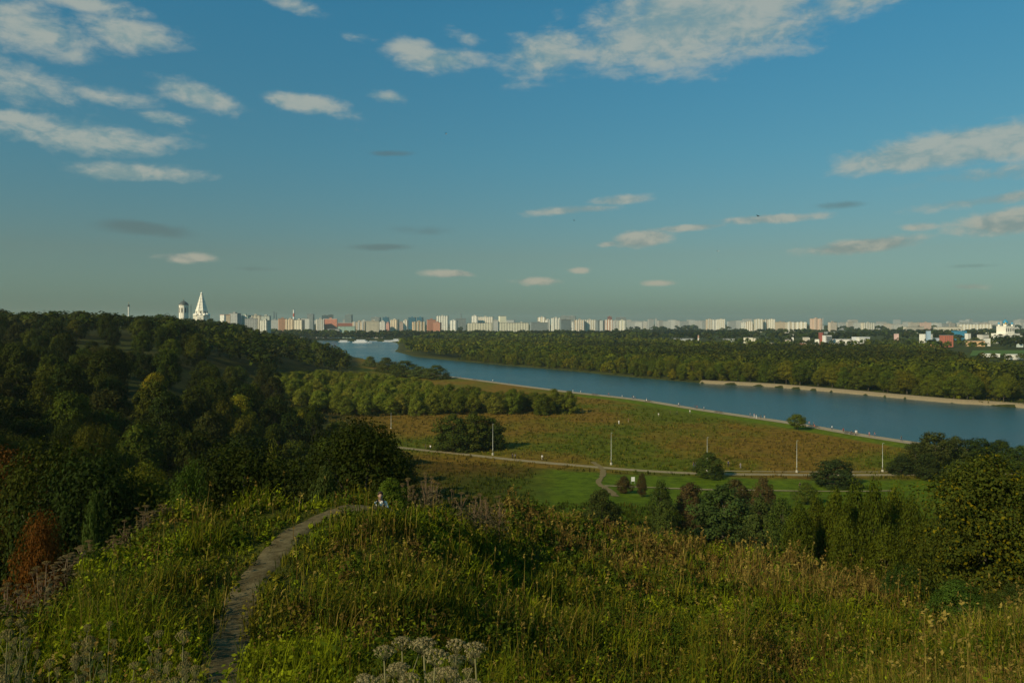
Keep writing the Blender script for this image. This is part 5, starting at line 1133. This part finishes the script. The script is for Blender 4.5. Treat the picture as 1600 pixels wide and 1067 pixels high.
push(*blades(np.c_[X, Y, Z], rs.uniform(.10, .26, n), rs.uniform(.012, .022, n), rs.uniform(.1, .8, n), rs.uniform(0, 6.28, n), c * .6, c))
# leafy weeds: leaves spread up each stem
x, y, u = sample(13000, 5.5, 64, -260, 1860, 0.75); k = keep_zone(x, y, u); x, y = x[k], y[k]
lush, straw, brown, hg = patch(x, y); H = hg * rs.uniform(.5, 1.15, len(x)); c0 = mixcol(lush, straw * .3, brown, len(x)); m_ = 13; n = len(x) * m_
t = np.tile(np.linspace(.15, 1, m_), len(x)) + rs.uniform(-.06, .06, n); a = rs.uniform(0, 6.28, n); rad = np.repeat(H, m_) * .30 * (1.15 - t) + .03
P = np.c_[np.repeat(x, m_) + np.cos(a) * rad, np.repeat(y, m_) + np.sin(a) * rad, np.repeat(terrain(x, y), m_) + t * np.repeat(H, m_)]
Nn = np.c_[np.cos(a) * .6, np.sin(a) * .6, np.full(n, .8)] + rs.normal(size=(n, 3)) * .35
V, Q = leaf_cards(P, Nn, np.repeat(np.maximum(.05, .0028 * y), m_) * (1.25 - .5 * t), rs, 1.9)
push(V, Q, None, np.repeat(np.repeat(c0, m_, 0) * rs.uniform(.7, 1.3, (n, 1)), 4, 0))
# tall dry stalks with seed heads
x, y, u = sample(9000, 6, 64, -260, 1860, 0.6); k = keep_zone(x, y, u); x, y, u = x[k], y[k], u[k]
lush, straw, brown, hg = patch(x, y); k = rs.random(len(x)) < (.12 + 1.1 * straw + .9 * brown); x, y, straw, brown, hg = x[k], y[k], straw[k], brown[k], hg[k]; n = len(x)
H = (hg * 1.15 + .3) * rs.uniform(.75, 1.25, n); dry = rs.random(n) < .55; c = np.where(dry[:, None], STRAW, BROWN * 1.2) * rs.uniform(.7, 1.3, (n, 1)); an = rs.uniform(0, 6.28, n); ln = rs.uniform(.03, .22, n); Z = terrain(x, y)
push(*blades(np.c_[x, y, Z], H, np.maximum(.009, .0008 * y), ln, an, c * .7, c))
m_ = 6; tip = np.c_[x + np.cos(an) * ln * H, y + np.sin(an) * ln * H, Z + H * (1 - .3 * ln)]; N2 = n * m_
sz = np.repeat(np.maximum(.022, .0016 * y), m_); P = np.repeat(tip, m_, 0) + np.c_[rs.normal(size=N2) * sz * .5, rs.normal(size=N2) * sz * .5, -rs.uniform(0, 1, N2) * sz * 5]
V, Q = leaf_cards(P, rs.normal(size=(N2, 3)) + [0, -.4, .2], sz, rs, 2.2); push(V, Q, None, np.repeat(np.repeat(c, m_, 0) * 1.05, 4, 0))
# bushy weed clumps
x, y, u = sample(1500, 6, 62, -260, 1860, .55); k = keep_zone(x, y, u) & (path_d(x, y) > .9); x, y = x[k], y[k]; m_ = 64; n = len(x) * m_
sc_ = rs.uniform(.6, 1.25, len(x)) * (.8 + .5 * sstep(y, 20, 50)); d = unit(rs.normal(size=(n, 3))); d[:, 2] = np.abs(d[:, 2]); rr = np.repeat(sc_, m_) * rs.uniform(.55, 1.0, n)
P = np.c_[np.repeat(x, m_), np.repeat(y, m_), np.repeat(terrain(x, y), m_)] + d * rr[:, None] * [.42, .42, .78]
hue = np.array([(.055, .085, .006), (.075, .105, .006), (.045, .07, .008), (.105, .10, .01), (.10, .066, .016), (.10, .125, .012)])[rs.choice(6, len(x), p=[.3, .2, .2, .14, .08, .08])]
V, Q = leaf_cards(P, d + rs.normal(size=(n, 3)) * .45, np.repeat(np.maximum(.055, .003 * y), m_), rs, 2.0); push(V, Q, None, np.repeat(np.repeat(hue, m_, 0) * rs.uniform(.6, 1.4, (n, 1)), 4, 0))
tag(obj('hillside_grass', mesh_np('hillside_grass', np.concatenate(VV), [np.concatenate(QQ), np.concatenate(TT)], m_leafv, np.concatenate(CC))), 'tall mixed green and dry grass and weeds covering the near hill', 'grass', kind='stuff')

# meadow and slope tussocks, further off
VV, QQ, TT, CC = [], [], [], []; off = 0
x, y, u = sample(30000, 64, 420, 440, 1720, 0.9)
z = terrain(x, y); far_ok = ~inside(x, y, RIVER) & (promenade_d(x, y) > 17 + 6 * fbm(x, y, 15, 4, 2))
for ln_, wd in ((MAIN, 2.6), (UPPER, 1.2), (LOWER, 1.4), (TRAIL, 1.6)): far_ok &= dist_line(x, y, ln_) > wd
yv = np.interp(x, [-60, 0, 30, 80, 300], [244, 225, 214, 207, 205])
mown = (y < yv - 2) & (y > 165) & (x > 2 + 6 * fbm(x, y, 10, 8, 2)); wood_side = (x + .2 * y < -4) & (y < 300)
k = far_ok & ~mown & ~wood_side; x, y, z = x[k], y[k], z[k]; n = len(x)
a_ = fbm(x, y, 38, 11, 4); b_ = fbm(x, y, 9, 31, 3); rst = sstep(a_ + .35 * (b_ - .5), .48, .68); grn = sstep(-a_ - .3 * (b_ - .5), -.48, -.34); r = rs.random(n)
c = np.where((r < rst * .75)[:, None], np.array((.14, .102, .022)), np.where((r < .35 + .5 * grn)[:, None], np.array((.075, .10, .006)), np.array((.15, .124, .015))))
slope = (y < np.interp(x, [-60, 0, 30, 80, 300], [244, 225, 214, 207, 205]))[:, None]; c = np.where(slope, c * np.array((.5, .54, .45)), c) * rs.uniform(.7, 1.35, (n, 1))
m_ = 4; X = np.repeat(x, m_) + rs.normal(size=n * m_) * .35; Y = np.repeat(y, m_) + rs.normal(size=n * m_) * .35
h = rs.uniform(.45, 1.1, n * m_) * (.7 + .6 * np.repeat(fbm(x, y, 6, 91, 2), m_))
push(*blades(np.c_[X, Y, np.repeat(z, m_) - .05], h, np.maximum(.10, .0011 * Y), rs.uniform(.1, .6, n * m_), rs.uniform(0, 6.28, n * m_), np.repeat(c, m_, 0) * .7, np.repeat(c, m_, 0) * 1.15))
tag(obj('meadow_grass', mesh_np('meadow_grass', np.concatenate(VV), [np.concatenate(QQ), np.concatenate(TT)], m_leafv, np.concatenate(CC))), 'tall rusty and green meadow grass between footpath and promenade', 'grass', kind='stuff')

# ---------------------------------------------------------------- umbel plants
m_stem = mat('umbel_stem', (.16, .15, .06), .8); m_dry = mat('dry_stem', (.15, .1, .055), .85)
m_umb = mat('umbel', rough=.9, spec=0.0, fn=fn_leaf('object'))
def umbel_proto(seed, nh):
    r = np.random.default_rng(seed); st = MB(); st.tube([(0, 0, 0), (r.normal() * .02, r.normal() * .02, .5), (0, 0, .93)], [.011, .009, .006], 6)
    heads = [(0, 0, .97, 1.0)] + [(math.cos(a) * .17, math.sin(a) * .17, r.uniform(.74, .93), r.uniform(.55, .85)) for a in np.linspace(0, 6.28, nh, endpoint=False) + r.uniform(0, 1)]
    um = []
    for hx, hy, hz_, s_ in heads:
        if hx or hy: st.tube([(0, 0, hz_ * .62), (hx * .6, hy * .6, hz_ * .84), (hx, hy, hz_ - .06)], [.006, .005, .004], 5)
        P, N_ = [], []
        for q in range(22):
            a = q * 2.4; rr = .082 * s_ * math.sqrt((q + .5) / 22); cx, cy, cz = hx + rr * math.cos(a), hy + rr * math.sin(a), hz_ - 3.2 * rr * rr
            st.tube([(hx, hy, hz_ - .065), (cx, cy, cz - .006)], [.0016, .0012], 3)
            d = unit(r.normal(size=(16, 3))); d[:, 2] = np.abs(d[:, 2]); P.append(np.array([cx, cy, cz]) + d * [.0145, .0145, .009] * s_); N_.append(d + [0, 0, .6])
        V, Q = leaf_cards(np.concatenate(P), np.concatenate(N_), .0095 * s_, r, 1.2)
        um.append(mesh_np('umbel', V, [Q], m_umb, np.repeat(r.uniform(.7, 1.15, (len(V) // 4, 1)) * np.ones(3), 4, 0)))
    lv = []
    for q in range(9):
        a = q * 2.1; z = .1 + .06 * q; lv += [(math.cos(a) * t, math.sin(a) * t, z + .3 * t - .6 * t * t) for t in np.linspace(.05, .3, 14)]
    V, Q = leaf_cards(np.array(lv) + r.normal(size=(len(lv), 3)) * .03, np.tile([0, 0, 1.], (len(lv), 1)) + r.normal(size=(len(lv), 3)) * .4, .05, r, 1.8)
    return st, um, mesh_np('foliage', V, [Q], m_leaf, np.repeat(r.uniform(.7, 1.3, (len(lv), 1)) * np.ones(3), 4, 0))
UP = [umbel_proto(3, 3), umbel_proto(5, 4), umbel_proto(8, 2)]
UST = [(p[0].mesh('stem', m_stem, True), p[0].mesh('stem', m_dry, True)) for p in UP]
def umbel(u, v, y, label, group, dry=False, k=0, s=1.0):
    x = px(u, y); z = tz(x, y); h = max(.4, pz(v, y) - z); w = s * 1.0
    e = empty('umbel_plant', (x, y, z - .02), k * 1.7, (w, w, h)); tag(e, label, 'wildflower', group)
    st, um, fo = UP[k % 3]; obj('stem', UST[k % 3][1 if dry else 0], e)
    for m2 in um:
        o = obj('umbel', m2, e, color=(.19, .145, .055) if dry else (.29, .25, .12) if s > .85 else (.25, .21, .085))
    obj('foliage', fo, e, color=(.10, .085, .04) if dry else (.07, .11, .025))
ru = random.Random(21)
CEN = [(600, 998, 6.2, 1.05), (628, 984, 6.6, 1.0), (662, 985, 6.0, 1.25), (680, 1003, 5.6, 1.2), (712, 988, 6.6, 1.05), (742, 992, 6.2, 1.1), (575, 1046, 5.4, 1.1), (640, 1040, 5.4, .9), (700, 1030, 5.8, .9), (598, 1058, 5.3, 1.0), (735, 1050, 5.4, 1.0)]
for k, (u, v, y, s) in enumerate(CEN): umbel(u, v, y, 'cream umbel plant in the tall clump at the foot of the hill crest', 'cream umbels in the near clump', False, k, s)
for k in range(28):
    u = ru.uniform(-60, 335); v = ru.uniform(955, 1062); y = ru.uniform(5.6, 9.0) - (v - 1000) * .012
    umbel(u, v, max(5.2, y), 'pale umbel plant in the flowering patch left beside the dirt path'.replace(' left', ''), 'pale umbels beside the dirt path', False, k, ru.uniform(.42, .75))
for k in range(30):
    t = k / 30; u = np.interp(t, [0, .35, .7, 1], [0, 110, 200, 290]) + ru.uniform(-14, 14); yy = np.interp(u, [0, 130, 250, 300], [15.2, 20.8, 24.6, 25.2]) + ru.uniform(-.8, .5); v = np.interp(u, [0, 60, 110, 160, 200, 230, 260, 290], [915, 882, 855, 838, 806, 782, 784, 792]) + ru.uniform(-4, 22)
    umbel(u, v, yy, 'dry brown umbel plant on the left-falling edge of the grassy ridge'.replace('left-falling', 'falling'), 'dry umbels on the ridge edge', True, k, ru.uniform(.9, 1.5))
for k in range(26):
    u = ru.uniform(635, 790); yy = ru.uniform(31, 42); v = np.interp(u, [635, 660, 680, 720, 790], [745, 734, 742, 762, 776]) + ru.uniform(-3, 22)
    umbel(u, v, yy, 'dry brown umbel plant on the brow beyond the dirt path', 'dry umbels on the brow', True, k, ru.uniform(1.1, 1.8))

# ---------------------------------------------------------------- air
hz_ = bpy.data.materials.new('air'); hz_.use_nodes = True; t = hz_.node_tree; t.nodes.clear()
pv = t.nodes.new('ShaderNodeVolumePrincipled'); pv.inputs['Color'].default_value = (.74, .90, .86, 1); pv.inputs['Density'].default_value = 7.0e-5; pv.inputs['Anisotropy'].default_value = 0.2
t.links.new(pv.outputs[0], t.nodes.new('ShaderNodeOutputMaterial').inputs['Volume'])
tag(MB().box((0, 0, (118 - 6) / 2), (18400, 18400, 124)).build('haze', hz_), 'pale evening haze over the whole valley', 'haze', kind='stuff')
